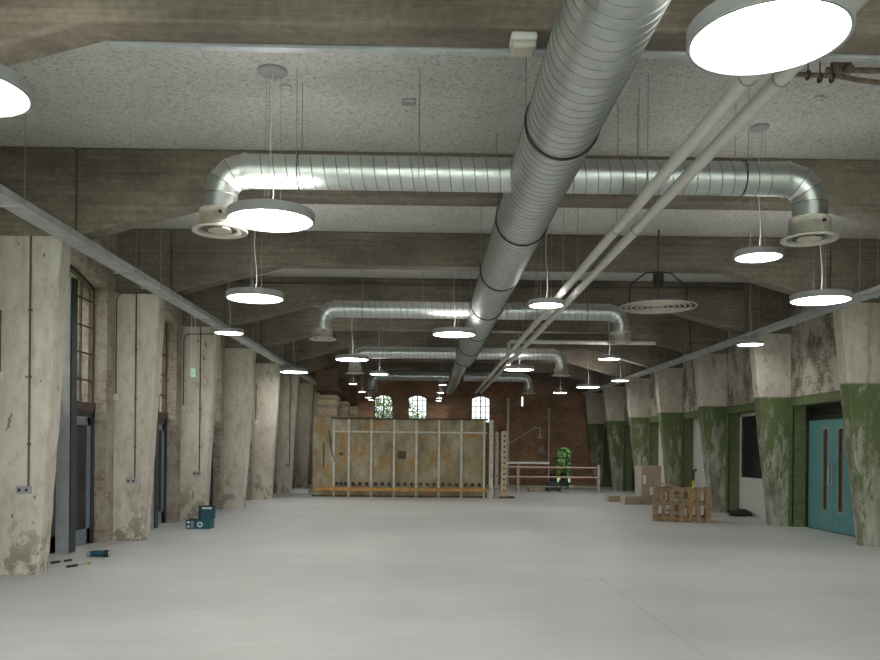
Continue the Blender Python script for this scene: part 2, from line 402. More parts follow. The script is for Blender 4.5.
# right wall
wr = MB(); prev = YB; RB = []
for (a, b) in BL:
    y1 = b - 0.10; y0 = max(y1 - 2.75, a + FD + 0.1)
    if y1 - y0 < 0.6: continue
    RB.append((y0, y1)); wr.box(WR, 8.25, prev, y0, 0, ZC); wr.box(WR, 8.25, y0, y1, 2.60, ZC); prev = y1
wr.box(WR, 8.25, prev, YE, 0, ZC)
struct(wr.build('wall_right', 'brick_right'))
nd = 0
for i, (y0, y1) in enumerate(RB):
    # green painted lining of each opening
    lt = MB(); lt.box(WR - 0.02, 8.2, y1 - 0.05, y1, 0, 2.6); lt.box(WR - 0.02, 8.2, y0, y0 + 0.05, 0, 2.6); lt.box(WR - 0.02, 8.2, y0, y1, 2.52, 2.68)
    lt.box(WR - 0.03, WR + 0.02, y1 - 0.05, y1 + 0.12, 0, 2.68)
    struct(lt.build('trim_%d' % (i + 1), 'green_frame', bevel=0.006))

# end wall with three arched windows and a low arched doorway
ops = []   # (xc, half width, z0, zspring, rise)
for px in (383.5, 417.5, 481.0): ops.append((at(px, 400, YE).x, 0.43, 2.72, 3.80, 0.16))
dxc = at(564.5, 460, YE).x
ops.append((dxc, 0.34, 0.0, 1.50, 0.20))
ops.sort()
we = MB(); px0 = WL - 0.5
for (xc, hw, z0, zs, rise) in ops:
    we.box(px0, xc - hw, YE, YE + 0.35, 0, ZC); px0 = xc + hw
    if z0 > 0: we.box(xc - hw, xc + hw, YE, YE + 0.35, 0, z0)
    K = 10
    for k in range(K):
        xa, xb = xc - hw + 2 * hw * k / K, xc - hw + 2 * hw * (k + 1) / K
        we.prism([(xa, arch_z(xa, xc - hw, xc + hw, zs, rise)), (xb, arch_z(xb, xc - hw, xc + hw, zs, rise)), (xb, ZC), (xa, ZC)], 'Y', YE, YE + 0.35)
we.box(px0, WR + 0.6, YE, YE + 0.35, 0, ZC)
struct(we.build('wall_end', 'brick_end'))
wi = len(LB)
for (xc, hw, z0, zs, rise) in ops:
    if z0 == 0: continue
    wi += 1; K = 10; fr = MB(); yy = YE + 0.12
    for k in range(K):
        xa, xb = xc - hw + 2 * hw * k / K, xc - hw + 2 * hw * (k + 1) / K
        za, zb = arch_z(xa, xc - hw, xc + hw, zs, rise), arch_z(xb, xc - hw, xc + hw, zs, rise)
        fr.prism([(xa, za - 0.045), (xb, zb - 0.045), (xb, zb), (xa, za)], 'Y', yy, yy + 0.06)
    fr.box(xc - hw, xc - hw + 0.045, yy, yy + 0.06, z0, zs); fr.box(xc + hw - 0.045, xc + hw, yy, yy + 0.06, z0, zs); fr.box(xc - hw, xc + hw, yy, yy + 0.06, z0, z0 + 0.05)
    wf = struct(fr.build('window_%d' % wi, 'dark_steel', origin=(xc, yy, z0)))
    for k in (1, 2, 3):
        xx = xc - hw + 2 * hw * k / 4; t = 0.024 if k == 2 else 0.014
        B(xx - t, xx + t, yy + 0.01, yy + 0.05, z0, arch_z(xx, xc - hw, xc + hw, zs, rise)).build('glazing_bar', 'dark_steel', wf)
    for k in range(1, 5):
        zz = z0 + 0.25 * k; B(xc - hw, xc + hw, yy + 0.012, yy + 0.045, zz - 0.013, zz + 0.013).build('glazing_bar', 'dark_steel', wf)
    g = MB(); g.prism([(xc - hw, z0)] + [(xc + hw, z0)] + [(xc + hw - 2 * hw * k / K, arch_z(xc + hw - 2 * hw * k / K, xc - hw, xc + hw, zs, rise)) for k in range(K + 1)], 'Y', yy + 0.055, yy + 0.058)
    g.build('pane', 'sky_dimming_glass', wf)  # panes tinted dark to tone down the bright sky behind the bars

(xc, hw, z0, zs, rise) = ops[-1]; K = 10; yy = YE + 0.15
dfr = MB()  # glazed door added to dim the bright outdoors in the open doorway
for sx in (-1, 1): dfr.box(xc + sx * (hw - 0.02) - 0.025, xc + sx * (hw - 0.02) + 0.025, yy, yy + 0.05, 0, zs)
dfr.box(xc - hw, xc + hw, yy, yy + 0.05, 0, 0.1)
dfo = struct(dfr.build('door_60', 'dark_steel', origin=(xc, yy, 0)))
g = MB(); g.prism([(xc - hw, 0)] + [(xc + hw, 0)] + [(xc + hw - 2 * hw * k / K, arch_z(xc + hw - 2 * hw * k / K, xc - hw, xc + hw, zs, rise)) for k in range(K + 1)], 'Y', yy + 0.02, yy + 0.024)
g.build('door_glass', 'tinted_glass', dfo)
# shrubs and tree outside the doorway
def foliage(c, rx, ry, rz, cnt, size):
    m = MB(); rnd = random.Random(int(c[0] * 100) + cnt)
    for _ in range(cnt):
        while True:
            p = Vector((rnd.uniform(-1, 1), rnd.uniform(-1, 1), rnd.uniform(-1, 1)))
            if 0.3 < p.length < 1: break
        q = Vector((c[0] + p.x * rx, c[1] + p.y * ry, c[2] + p.z * rz))
        a = Vector((rnd.uniform(-1, 1), rnd.uniform(-1, 1), rnd.uniform(-1, 1))).normalized(); b = a.orthogonal().normalized(); k = size * rnd.uniform(0.6, 1.3)
        m.add([q - a * k, q + b * k * 0.45, q + a * k, q - b * k * 0.45], [(0, 1, 2, 3)])
    return m
for (dx, Y, h, lab) in ((0.1, 41.5, 2.3, 'leafy green bush seen through the low arched doorway'), (-8.0, 46.0, 4.4, 'green tree seen through the leftmost arched end window')):
    x = (dxc + dx) * Y / YE if dx > -1 else at(383, 400, Y).x
    t = thing('bush' if dx > -1 else 'tree', (x, Y, -0.1), lab, 'bush' if dx > -1 else 'tree')
    foliage((x, Y, h * 0.55), h * 0.62, 0.8, h * 0.5, 3500, 0.12).build('foliage', 'leaf', t)
    MB().tube([(x, Y, -0.1), (x + 0.05, Y, h * 0.4), (x, Y, h * 0.8)], [0.08, 0.06, 0.03], 8).build('trunk', 'trunk', t)

# ------------------------------------------------------------------ columns and beams
def column(side, Y, seed):
    K = 26; vs = []; fs = []; rnd = random.Random(seed)
    sg = -1 if side == 'L' else 1
    xi0, xi1 = (XL0, XL1) if side == 'L' else (XR0, XR1)
    xo = WL - 0.1 if side == 'L' else WR + 0.1
    for k in range(K + 1):
        t = k / K; z = ZP * t; xi = xi0 + (xi1 - xi0) * t
        def j(a=0.006): return rnd.uniform(-a, a)
        ch = 0.015 + (0.02 * rnd.random() ** 3) + (0.02 * rnd.random() if k < 4 else 0)
        q = 0.004
        vs += [(xo, Y + j(q), z), ((xo + xi) / 2, Y + j(q), z), (xi + sg * ch, Y + j(q), z), (xi + j(), Y + ch, z), (xi + j(), Y + FD / 2, z),
               (xi + j(), Y + FD - ch, z), (xi + sg * ch, Y + FD + j(q), z), (xo, Y + FD, z)]
    for k in range(K):
        for i in range(8): fs.append((k * 8 + i, k * 8 + (i + 1) % 8, (k + 1) * 8 + (i + 1) % 8, (k + 1) * 8 + i))
    fs += [tuple(range(8)), tuple(range(K * 8, K * 8 + 8))]
    return MB().add(vs, fs)
ordw = ['nearest', 'second', 'third', 'fourth', 'fifth', 'sixth', 'seventh', 'eighth']
for i, Y in enumerate(ALLF):
    kvis = i - 4        # 0 is the first frame whose left column shows
    for side in 'LR':
        sx = XL0 if side == 'L' else XR0
        vis = kvis if side == 'L' else kvis - 1
        paint = 'whitewashed' if side == 'L' else 'green and white painted'
        wallw = 'along the left window wall' if side == 'L' else 'along the right wall'
        extra = {('L', 0): ', with a double socket', ('R', 0): ', beside the teal doors'}.get((side, vis), '')
        if 0 <= vis < 8:
            lab = '%s %s tapered concrete column %s%s' % (ordw[vis], paint, wallw, extra); grp = None
        else:
            lab = '%s tapered concrete column standing nearer than the picture edge %s' % (paint, 'at left' if side == 'L' else 'at right'); grp = 'columns outside the picture at ' + ('left' if side == 'L' else 'right')
        c = thing('concrete_column', (sx, Y, 0), lab, 'column', grp)
        column(side, Y, i * 2 + (side == 'R')).build('shaft', 'limewash' if side == 'L' else 'green_limewash', c, smooth=True, angle=25)
        kn = MB(); jj = JL - 0.008 if side == 'L' else JR + 0.008; xo = WL - 0.1 if side == 'L' else WR + 0.1
        kn.box(min(jj, xo), max(jj, xo), Y, Y + FD, ZP, ZC)
        kn.build('knee_block', 'beam', c, bevel=0.015)
    lab = '%s haunched board-marked concrete beam across the ceiling' % (ordw[kvis + 1] if 0 <= kvis + 1 < 8 else 'farthest') if kvis >= -1 else 'haunched concrete beam behind the viewpoint'
    pts = [(JL, ZC), (JL, 4.06), (-2.42, ZS), (4.92, ZS), (JR, 4.06), (JR, ZC)]
    bm_ = MB(); bm_.prism(pts, 'Y', Y, Y + FD)
    b = bm_.build('concrete_beam', 'beam', origin=(CX, Y, 4.06), bevel=0.025)
    tag(b, lab, 'beam', None if kvis >= -1 else 'beams behind the viewpoint')

# ------------------------------------------------------------------ main spiral duct
DX, DZ, DR = 1.05, CAMH + 2.60, 0.29
def spiral(m, a, b, R, pitch, n=30, h=0.005, wdt=0.0055):
    a = Vector(a); b = Vector(b); L = (b - a).length; d = (b - a).normalized()
    u = d.orthogonal().normalized(); v = d.cross(u); turns = L / pitch; N_ = int(turns * n)
    vs = []; fs = []
    for i in range(N_ + 1):
        t = i / n; ang = 2 * PI * t; e = u * math.cos(ang) + v * math.sin(ang); p = a + d * (t * pitch)
        vs += [p - d * wdt + e * (R - 0.001), p + e * (R + h), p + d * wdt + e * (R - 0.001)]
    for i in range(N_):
        fs += [(i * 3, i * 3 + 1, i * 3 + 4, i * 3 + 3), (i * 3 + 1, i * 3 + 2, i * 3 + 5, i * 3 + 4)]
    return m.add(vs, fs)
YRED = 22.9
du = thing('spiral_duct', (DX, 14, DZ - DR), 'large galvanised spiral main duct running the length of the ceiling', 'duct')
MB().tube([(DX, YB + 0.1, DZ), (DX, YRED, DZ)], DR, 48).build('pipe', 'galv', du, smooth=True)
spiral(MB(), (DX, 0.5, DZ), (DX, YRED, DZ), DR, 0.118, 36).build('seam', 'shaded_duct_seam', du, smooth=True, angle=60)
MB().tube([(DX, YRED, DZ), (DX - 0.03, YRED + 0.35, DZ), (DX - 0.05, 35.9, DZ)], [DR, 0.2, 0.2], 32).build('reduced_pipe', 'galv', du, smooth=True)
spiral(MB(), (DX - 0.05, YRED + 0.5, DZ), (DX - 0.05, 35.5, DZ), 0.2, 0.2, 20).build('seam', 'shaded_duct_seam', du, smooth=True, angle=60)
for yy in (3.7, 6.4, 9.12, 11.75, 14.4, 17.2, 20.0, 22.5):
    r = MB().torus((DX, yy, DZ), 'Y', DR + 0.006, 0.011, 44, 8).build('band', 'black_rubber', du, smooth=True)
    MB().tube([(DX - DR - 0.005, yy, DZ), (DX - DR - 0.005, yy, ceil_z(yy))], 0.004, 6).build('hanger_rod', 'rod_steel', r)
    MB().tube([(DX + DR + 0.005, yy, DZ), (DX + DR + 0.005, yy, ceil_z(yy))], 0.004, 6).build('hanger_rod', 'rod_steel', r)

# branch ducts with elbows and round diffusers
BR = 0.16
def branch(Y, side, xend, lab):
    z = CAMH + 2.64; sg = 1 if side == 'R' else -1
    x0 = DX + sg * (DR - 0.03)
    t = thing('branch_duct', (x0, Y, z), lab, 'duct')
    er = 0.24; xs = xend - sg * er
    MB().tube([(x0, Y, z), (xs, Y, z)], BR, 36).build('pipe', 'galv', t, smooth=True)
    spiral(MB(), (x0, Y, z), (xs - sg * 0.1, Y, z), BR, 0.118, 28, 0.005).build('seam', 'shaded_duct_seam', t, smooth=True, angle=60)
    path = []
    for k in range(4):
        a = PI / 2 * k / 3; path.append((xs + sg * er * math.sin(a), Y, z - er + er * math.cos(a)))
    MB().tube(path, BR, 36).build('elbow', 'galv', t, smooth=True, angle=12)
    for k in range(4):
        a = PI / 2 * k / 3; tn = Vector((sg * math.cos(a), 0, -math.sin(a))); e1 = Vector((0, 1, 0)); e2 = tn.cross(e1)
        MB().tube([Vector(path[k]) + (e1 * math.cos(2 * PI * q / 32) + e2 * math.sin(2 * PI * q / 32)) * (BR + 0.001) for q in range(33)], 0.0045, 6, False).build('gore_seam', 'shaded_duct_seam', t, smooth=True)
    MB().tube([(xs - sg * 0.02, Y, z), (xs + sg * 0.02, Y, z)], BR + 0.008, 36).build('collar', 'galv', t, smooth=True)
    MB().tube([(xend, Y, z - er), (xend, Y, z - 0.42)], BR, 36).build('drop', 'galv', t, smooth=True)
    zz = z - 0.38
    d = MB().lathe([(0.0, zz + 0.004), (0.185, zz + 0.004), (0.19, zz), (0.19, zz - 0.16), (0.215, zz - 0.175), (0.26, zz - 0.19), (0.26, zz - 0.205), (0.205, zz - 0.2), (0.19, zz - 0.165), (0.19, zz - 0.05), (0, zz - 0.05)], (xend, Y, 0), 40).build('diffuser', 'cream_plastic', t, smooth=True)
    MB().lathe([(0.15, zz - 0.15), (0.165, zz - 0.185), (0.13, zz - 0.15)], (xend, Y, 0), 36).build('ring', 'diffuser_dark', d, smooth=True)
    MB().lathe([(0.06, zz - 0.14), (0.115, zz - 0.195), (0.10, zz - 0.2), (0.0, zz - 0.18)], (xend, Y, 0), 36).build('cone', 'cream_plastic', d, smooth=True)
    MB().tube([(xend + 0.05, Y - 0.185, zz - 0.06), (xend + 0.05, Y - 0.205, zz - 0.06)], 0.016, 12).build('grommet', 'black_rubber', d, smooth=True)
    for fx in (0.35, 0.8):
        xx = x0 + (xs - x0) * fx
        b = MB().torus((xx, Y, z), 'X', BR + 0.005, 0.006, 32, 6).build('band', 'black_rubber' if fx > 0.5 else 'galv', t, smooth=True)
        for s in (-1, 1): MB().tube([(xx, Y + s * (BR + 0.005), z), (xx, Y + s * (BR + 0.005), ceil_z(Y + s * BR))], 0.0035, 6).build('hanger_rod', 'rod_steel', b)
    return t
for k, Y in enumerate((7.78, 15.4, 22.3, 29.5)):
    on = ['nearest', 'second', 'third', 'farthest'][k]
    branch(Y, 'L', -2.0, '%s galvanised branch duct with elbow and round diffuser left of the main duct' % on)
    branch(Y, 'R', 3.68, '%s galvanised branch duct with elbow and round diffuser right of the main duct' % on)

# ------------------------------------------------------------------ white pipes
for k, (x, lab) in enumerate(((1.93, 'long white overhead pipe nearer the main duct, one of a parallel pair'), (2.135, 'long white overhead pipe farther from the main duct, one of a parallel pair'))):
    z = CAMH + 2.28
    t = thing('overhead_pipe', (x, 16, z - 0.05), lab, 'pipe')
    MB().tube([(x, -3, z), (x, 32.4, z)], 0.05, 20).build('pipe', 'white_pipe', t, smooth=True)
    for yy in (4.9, 8.3, 11.6, 14.4, 18.2, 22.0, 25.5, 29.0):
        c = MB().torus((x, yy, z), 'Y', 0.052, 0.006, 20, 6).build('clip', 'rod_steel', t, smooth=True)
        MB().tube([(x, yy, z + 0.05), (x, yy, ceil_z(yy))], 0.0045, 6).build('hanger_rod', 'rod_steel', c)
xa = at(509, 345, 19).x
t = thing('cross_pipe', (xa, 19, CAMH + 2.5), 'white pipe crossing to the right with two drops onto the pipe pair', 'pipe')
MB().tube([(xa, 19, CAMH + 2.335), (xa, 19, CAMH + 2.5), (xa + 0.04, 19, CAMH + 2.54), (at(655, 345, 19).x, 19, CAMH + 2.54)], 0.045, 16).build('pipe', 'white_pipe', t, smooth=True)
MB().tube([(xa + 0.22, 19, CAMH + 2.335), (xa + 0.22, 19, CAMH + 2.54)], 0.045, 16).build('drop', 'white_pipe', t, smooth=True)

# ------------------------------------------------------------------ cable trays
def tray(side):
    z = CAMH + 2.32
    xa, xb = (-4.17, -3.93) if side == 'L' else (6.40, 6.64)
    lab = 'long galvanised cable tray hung along the %s columns' % ('left whitewashed' if side == 'L' else 'right green and white')
    t = thing('cable_tray', ((xa + xb) / 2, 16, z), lab, 'cable tray')
    m = MB(); m.box(xa, xb, -6, 33.5, z, z + 0.004); m.box(xa, xa + 0.004, -6, 33.5, z, z + 0.075); m.box(xb - 0.004, xb, -6, 33.5, z, z + 0.075)
    m.build('channel', 'strut', t)
    lips = MB(); lips.box(xa, xa + 0.02, -6, 33.5, z + 0.071, z + 0.075); lips.box(xb - 0.02, xb, -6, 33.5, z + 0.071, z + 0.075); lips.build('lip', 'strut', t)
    for yy in [6.6 + 2.4 * i for i in range(11)]:
        cp = MB(); cp.box(xb - 0.001, xb + 0.006, yy - 0.14, yy + 0.14, z + 0.008, z + 0.07) if side == 'L' else cp.box(xa - 0.006, xa + 0.001, yy - 0.14, yy + 0.14, z + 0.008, z + 0.07)
        cp.build('coupler', 'strut', t)
    for yy in [7.9, 10.9, 11.9, 14.6, 16.2, 18.2, 20.0, 21.8, 23.5, 25.5, 27.3, 29.0]:
        br = B(xa - 0.03, xb + 0.03, yy - 0.02, yy + 0.02, z - 0.018, z).build('bracket', 'strut', t)
        for xx in (xa - 0.015, xb + 0.015): MB().tube([(xx, yy, z - 0.018), (xx, yy, min(ceil_z(yy), ZC))], 0.005, 6).build('hanger_rod', 'rod_steel', br)
    cb = MB()
    for k, off in enumerate((0.05, 0.08, 0.115, 0.15)):
        cb2 = MB().tube([(xa + off + 0.012 * math.sin(yy * 0.9 + k), yy, z + 0.016 + 0.01 * (k % 2)) for yy in [i * 1.5 - 6 for i in range(27)]], 0.01, 6)
        cb2.build('cable', 'black_rubber' if k % 2 else 'white_plastic', t, smooth=True)
tray('L'); tray('R')

# ------------------------------------------------------------------ pendant lamps
def lamp(x, Y, zrel, D, lab, up=True):
    z = CAMH + zrel; R = D / 2; H = 0.095 if D > 0.6 else (0.075 if D > 0.4 else 0.06)
    big = D > 0.6
    t = thing('pendant_light', (x, Y, z), lab, 'pendant light')
    h = MB().lathe([(R - 0.024, z + 0.006), (R - 0.02, z), (R - 0.003, z), (R, z + 0.006), (R, z + H - 0.012), (R - 0.012, z + H), (R - 0.028, z + H), (R - 0.034, z + H - 0.03), (0.0, z + H - 0.03)], (x, Y, 0), 56)
    h.build('housing', 'lamp_grey', t, smooth=True)
    MB().disc((x, Y, z + 0.006), R - 0.023, 56, False).build('light_panel', 'led', t)
    if up: MB().lathe([(R - 0.045, z + H - 0.025), (R * 0.35, z + H - 0.025)], (x, Y, 0), 40).build('added_upper_panel', 'added_uplight', t)  # glowing panel added on the lamp top to brighten the ceiling
    cz = ceil_z(Y)
    for k in range(3):
        a = 2 * PI * k / 3 + 0.4; q = 0.09
        zc = ceil_z(Y + q * math.sin(a))
        MB().tube([(x + q * math.cos(a), Y + q * math.sin(a), z + H - 0.03), (x + q * math.cos(a) * 0.9, Y + q * math.sin(a) * 0.9, zc)], 0.0022, 5).build('suspension_wire', 'rod_steel', t)
    fl = [(x + 0.0, Y, z + H - 0.03)]
    for k in range(1, 9): fl.append((x + 0.025 * math.sin(k * 1.1) * (1 - k / 9), Y + 0.01 * math.cos(k), z + H + (cz - 0.03 - z - H) * k / 8))
    MB().tube(fl, 0.005, 6).build('flex', 'white_plastic', t, smooth=True)
    rr = 0.14 if big else 0.10
    MB().lathe([(0, cz), (rr, cz), (rr, cz - 0.022), (rr - 0.015, cz - 0.03), (0, cz - 0.03)], (x, Y, 0), 28).build('ceiling_rose', 'lamp_grey', t, smooth=True)
LT = [  # px, py of the lit disc centre, height above eye, diameter, label
    (768, 41, 2.15, 0.82, 'very large round pendant light at the top right, nearest of all'),
    (271, 221.5, 2.14, 0.82, 'large round pendant light in front of the left branch duct elbow'),
    (-40, 92, 2.14, 0.80, 'round pendant light cut off by the left picture edge'),
    (255, 299, 2.08, 0.80, 'large round pendant light below the second beam, left side'),
    (229, 333.5, 2.08, 0.54, 'small round pendant light beside the left cable tray by the third column'),
    (294, 372.5, 2.14, 0.80, 'round pendant light over the left cable tray, farther of the two there'),
    (820.5, 301, 2.10, 0.80, 'large round pendant light at far right above the teal doors'),
    (758.5, 258, 2.13, 0.52, 'small round pendant light left of the right diffuser, under a visible rose'),
    (750, 345, 2.13, 0.52, 'small round pendant light beside the right cable tray above green column'),
    (546, 306, 2.06, 0.52, 'small round pendant light hung behind the pair of white pipes'),
    (454, 335, 2.10, 0.80, 'large round pendant light just left of the main duct'),
    (352, 360, 2.10, 0.80, 'large round pendant light above the left end of the rusty tank'),
    (379, 374.5, 2.10, 0.54, 'small round pendant light left of the main duct above the tank'),
    (519, 370, 2.12, 0.80, 'large round pendant light beneath the far stretch of white pipes'),
    (609, 359.5, 2.10, 0.53, 'small round pendant light below the second right diffuser'),
    (588, 387.5, 2.12, 0.80, 'large round pendant light near the far green columns'),
    (620, 381, 2.12, 0.54, 'small round pendant light in front of the fifth green column'),
    (560, 393, 2.12, 0.54, 'small round pendant light high over the arched doorway'),
]
for (px, py, zr, D, lab) in LT:
    p = atz(px, py, CAMH + zr); lamp(p.x, p.y, zr, D, lab, 'cable tray' not in lab)
rows = ['first', 'second', 'third', 'fourth']
for j, (xx, nm) in enumerate(((-2.45, 'left row'), (0.49, 'row beside the main duct'))):
    for k, yy in enumerate((26.6, 30.3, 33.6, 35.3)):
        lamp(xx, yy, 2.1, 0.30, 'tiny far round pendant light, %s in the %s over the tank' % (rows[k], nm))
for (xx, yy) in ((-2.5, 0.6), (-0.4, -1.9), (4.6, 0.9), (4.8, -4.0), (-2.4, -4.2), (5.3, 5.2)):
    if (xx, yy) == (5.3, 5.2): continue
    lamp(xx, yy, 2.14, 0.80, 'large round pendant light behind the viewpoint')
for o in bpy.data.objects:
    if o.get('label') == 'large round pendant light behind the viewpoint': o['group'] = 'pendant lights behind the viewpoint'

# ------------------------------------------------------------------ steel posts in the left bays
for i, (y0, y1) in enumerate(LB):
    Y = (y0 + y1) / 2 - 0.1
    if Y < 5: continue
    vis = i - 3
    lab = '%s galvanised steel post standing before the left window openings' % (['unseen nearer'] + ordw)[max(0, min(vis, 8))]
    t = thing('steel_post', (-5.18, Y, 0), lab, 'post')
    m = MB(); m.box(-5.27, -5.09, Y, Y + 0.014, 0.012, 3.95); m.box(-5.27, -5.09, Y + 0.19, Y + 0.204, 0.012, 3.95); m.box(-5.185, -5.175, Y + 0.014, Y + 0.19, 0.012, 3.95)
    m.build('section', 'strut', t)
    B(-5.28, -5.06, Y - 0.02, Y + 0.224, 0, 0.012).build('base_plate', 'strut', t)
    B(-5.088, -5.07, Y + 0.02, Y + 0.2, 0.02, 3.95).build('side_plate', 'dark_steel', t)

# ------------------------------------------------------------------ teal doors and right bay infills
def bay(Yend):
    return min(RB, key=lambda r: abs(r[1] - Yend))
y0, y1 = bay(16.85); dx = 7.97
fr = MB(); fr.box(dx - 0.05, dx + 0.08, y1 - 0.13, y1 - 0.05, 0, 2.52); fr.box(dx - 0.05, dx + 0.08, y0 + 0.05, y0 + 0.10, 0, 2.52); fr.box(dx - 0.05, dx + 0.08, y0 + 0.05, y1 - 0.05, 2.22, 2.30); fr.box(dx - 0.05, dx + 0.08, y0 + 0.05, y1 - 0.05, 2.46, 2.52)
df = struct(fr.build('door_1', 'black_metal', origin=(dx, (y0 + y1) / 2, 0)))
B(dx, dx + 0.01, y0 + 0.1, y1 - 0.13, 2.3, 2.46).build('transom_glass', 'glass_dark', df)
yb = y1 - 0.13; ya = yb - 2.0; ym = (ya + yb) / 2
B(dx - 0.02, dx + 0.06, y0 + 0.10, ya - 0.01, 0, 2.3).build('side_panel', 'black_metal', df)
B(dx - 0.05, dx + 0.08, ya - 0.01, yb, 0.0, 0.012).build('light_stop_strip', 'black_metal', df)  # dark strip added to block outside light leaking under the leaves
B(dx + 0.03, dx + 0.06, ya, yb, 0.0, 2.3).build('light_stop_backing', 'black_metal', df)  # unseen panel added behind the leaves to block outside light
for (a, b, s) in ((ya, ym - 0.003, 1), (ym + 0.003, yb, -1)):
    lf = MB(); g0, g1 = (b - 0.38, b - 0.21) if s == 1 else (a + 0.21, a + 0.38); z0, z1 = 0.42, 2.02
    for (p, q, r_, s_) in ((a, g0, 0.013, 2.215), (g1, b, 0.013, 2.215), (g0, g1, 0.013, z0), (g0, g1, z1, 2.215)): lf.box(dx - 0.03, dx + 0.02, p, q, r_, s_)
    leaf = lf.build('door_leaf', 'teal_door', df)
    B(dx - 0.012, dx - 0.002, g0, g1, z0, z1).build('vision_panel', 'vision_glass', leaf)
    vf = MB(); vf.box(dx - 0.036, dx - 0.028, g0 - 0.03, g0, z0 - 0.03, z1 + 0.03); vf.box(dx - 0.036, dx - 0.028, g1, g1 + 0.03, z0 - 0.03, z1 + 0.03); vf.box(dx - 0.036, dx - 0.028, g0, g1, z0 - 0.03, z0); vf.box(dx - 0.036, dx - 0.028, g0, g1, z1, z1 + 0.03)
    vf.build('beading', 'grey_wood', leaf)
    hy = b - 0.07 if s == 1 else a + 0.07
    MB().tube([(dx - 0.03, hy, 0.92), (dx - 0.085, hy, 0.92), (dx - 0.085, hy, 1.32), (dx - 0.03, hy, 1.32)], 0.012, 10).build('pull_handle', 'tool_steel', leaf, smooth=True)
EDGE = None
def infill(k, Yend, mode):
    y0, y1 = bay(Yend); x = 7.95
    if mode == 'window':
        wf = MB(); wf.box(x - 0.03, x + 0.04, y1 - 0.10, y1 - 0.05, 0.9, 2.52); wf.box(x - 0.03, x + 0.04, y0 + 0.05, y0 + 0.1, 0.9, 2.52); wf.box(x - 0.03, x + 0.04, y0 + 0.05, y1 - 0.05, 2.44, 2.52); wf.box(x - 0.03, x + 0.04, y0 + 0.05, y1 - 0.05, 0.86, 0.92)
        o = struct(wf.build('window_%d' % (wi + k), 'white_board', origin=(x, (y0 + y1) / 2, 0.9)))
        B(x, x + 0.01, y0 + 0.1, y1 - 0.1, 0.92, 2.44).build('pane', 'glass_dark', o)
        tag(B(x - 0.03, x + 0.02, y0 + 0.05, y1 - 0.05, 0, 0.86).build('wall_board', 'white_board', origin=(x, y0, 0)), 'white board under the dark window between the green columns', 'board')
    else:
        tag(B(x - 0.03, x + 0.02, y0 + 0.05, y1 - 0.05, 0, 2.52).build('wall_board', 'white_board', origin=(x, y0, 0)), mode, 'board')
infill(1, 20.45, 'window')
infill(2, 24.05, 'tall white board closing the opening behind the pallet crate')
infill(3, 27.65, 'tall white board closing the opening behind the cardboard boxes')
for q in (31.25, 34.85, 13.25, 9.65, 5.82, 2.2, -1.4):
    y0, y1 = bay(q)
    struct(B(7.93, 7.98, y0 + 0.05, y1 - 0.05, 0, 2.52).build('door_%d' % (30 + int(q)), 'dark_steel', origin=(7.95, y0, 0)))

# ------------------------------------------------------------------ rusty tank partition
TY = 25.9
pl = at(312, 460, TY); pr = at(487, 460, TY); X0, X1 = pl.x, pr.x
TH = at(410, 419.5, TY).z
t = thing('steel_tank', ((X0 + X1) / 2, TY + 0.3, 0), 'rusty ribbed steel tank standing across the far floor', 'tank')
xs = [at(p, 460, TY).x for p in (334, 349, 371.3, 394, 416.3, 438.8, 461.3, 484)]
edges = [X0 + 0.02] + xs
for i in range(len(edges) - 1):
    B(edges[i] + 0.006, edges[i + 1] - 0.006, TY + 0.02 - (0.05 if i == 0 else 0), TY + 0.5, 0.05, TH - (0.0 if i else -0.06)).build('plate', 'tank', t, bevel=0.008)
B(X0, X1, TY + 0.05, TY + 0.52, 0.0, TH - 0.05).build('body', 'dark_rust', t)
for x in xs:
    m = MB(); m.box(x - 0.035, x + 0.035, TY - 0.07, TY - 0.055, 0.0, TH); m.box(x - 0.008, x + 0.008, TY - 0.055, TY + 0.02, 0.0, TH); m.build('rib', 'tank_rib', t)
B(X0 + 0.6, X1 + 0.02, TY - 0.10, TY + 0.5, TH, TH + 0.045).build('top_rail', 'dark_rust', t)
zr = at(410, 432, TY).z
B(xs[0], X1, TY - 0.03, TY + 0.02, zr - 0.03, zr + 0.02).build('cross_rail', 'tank_rib', t)
B(xs[0] - 0.55, X1, TY - 0.17, TY - 0.075, 0.20, 0.30).build('timber_bar', 'orange_timber', t, bevel=0.008)
for k in range(len(xs) - 1):
    for q in (0.2, 0.5, 0.8):
        x = xs[k] + (xs[k + 1] - xs[k]) * q
        MB().tube([(x, TY + 0.021, 0.42), (x, TY - 0.03, 0.42)], 0.06, 12).build('bolt', 'black_metal', t, smooth=True)
h = at(402, 455, TY); B(h.x - 0.12, h.x + 0.12, TY - 0.015, TY + 0.03, h.z - 0.12, h.z + 0.12).build('hatch', 'dark_rust', t, bevel=0.01)
h = at(341, 454, TY); B(h.x - 0.06, h.x + 0.06, TY - 0.01, TY + 0.03, h.z - 0.05, h.z + 0.05).build('hatch', 'dark_rust', t, bevel=0.01)
h0 = at(324, 442, TY); h1 = at(324, 468, TY); B(h0.x - 0.015, h0.x + 0.015, TY - 0.06, TY, h1.z, h0.z).build('slot', 'dark_rust', t)
MB().tube([at(329, 430, TY - 0.09), at(331, 448, TY - 0.1), at(334, 458, TY - 0.1), at(334, 462, TY - 0.1)], 0.012, 8).build('cable', 'black_rubber', t, smooth=True)
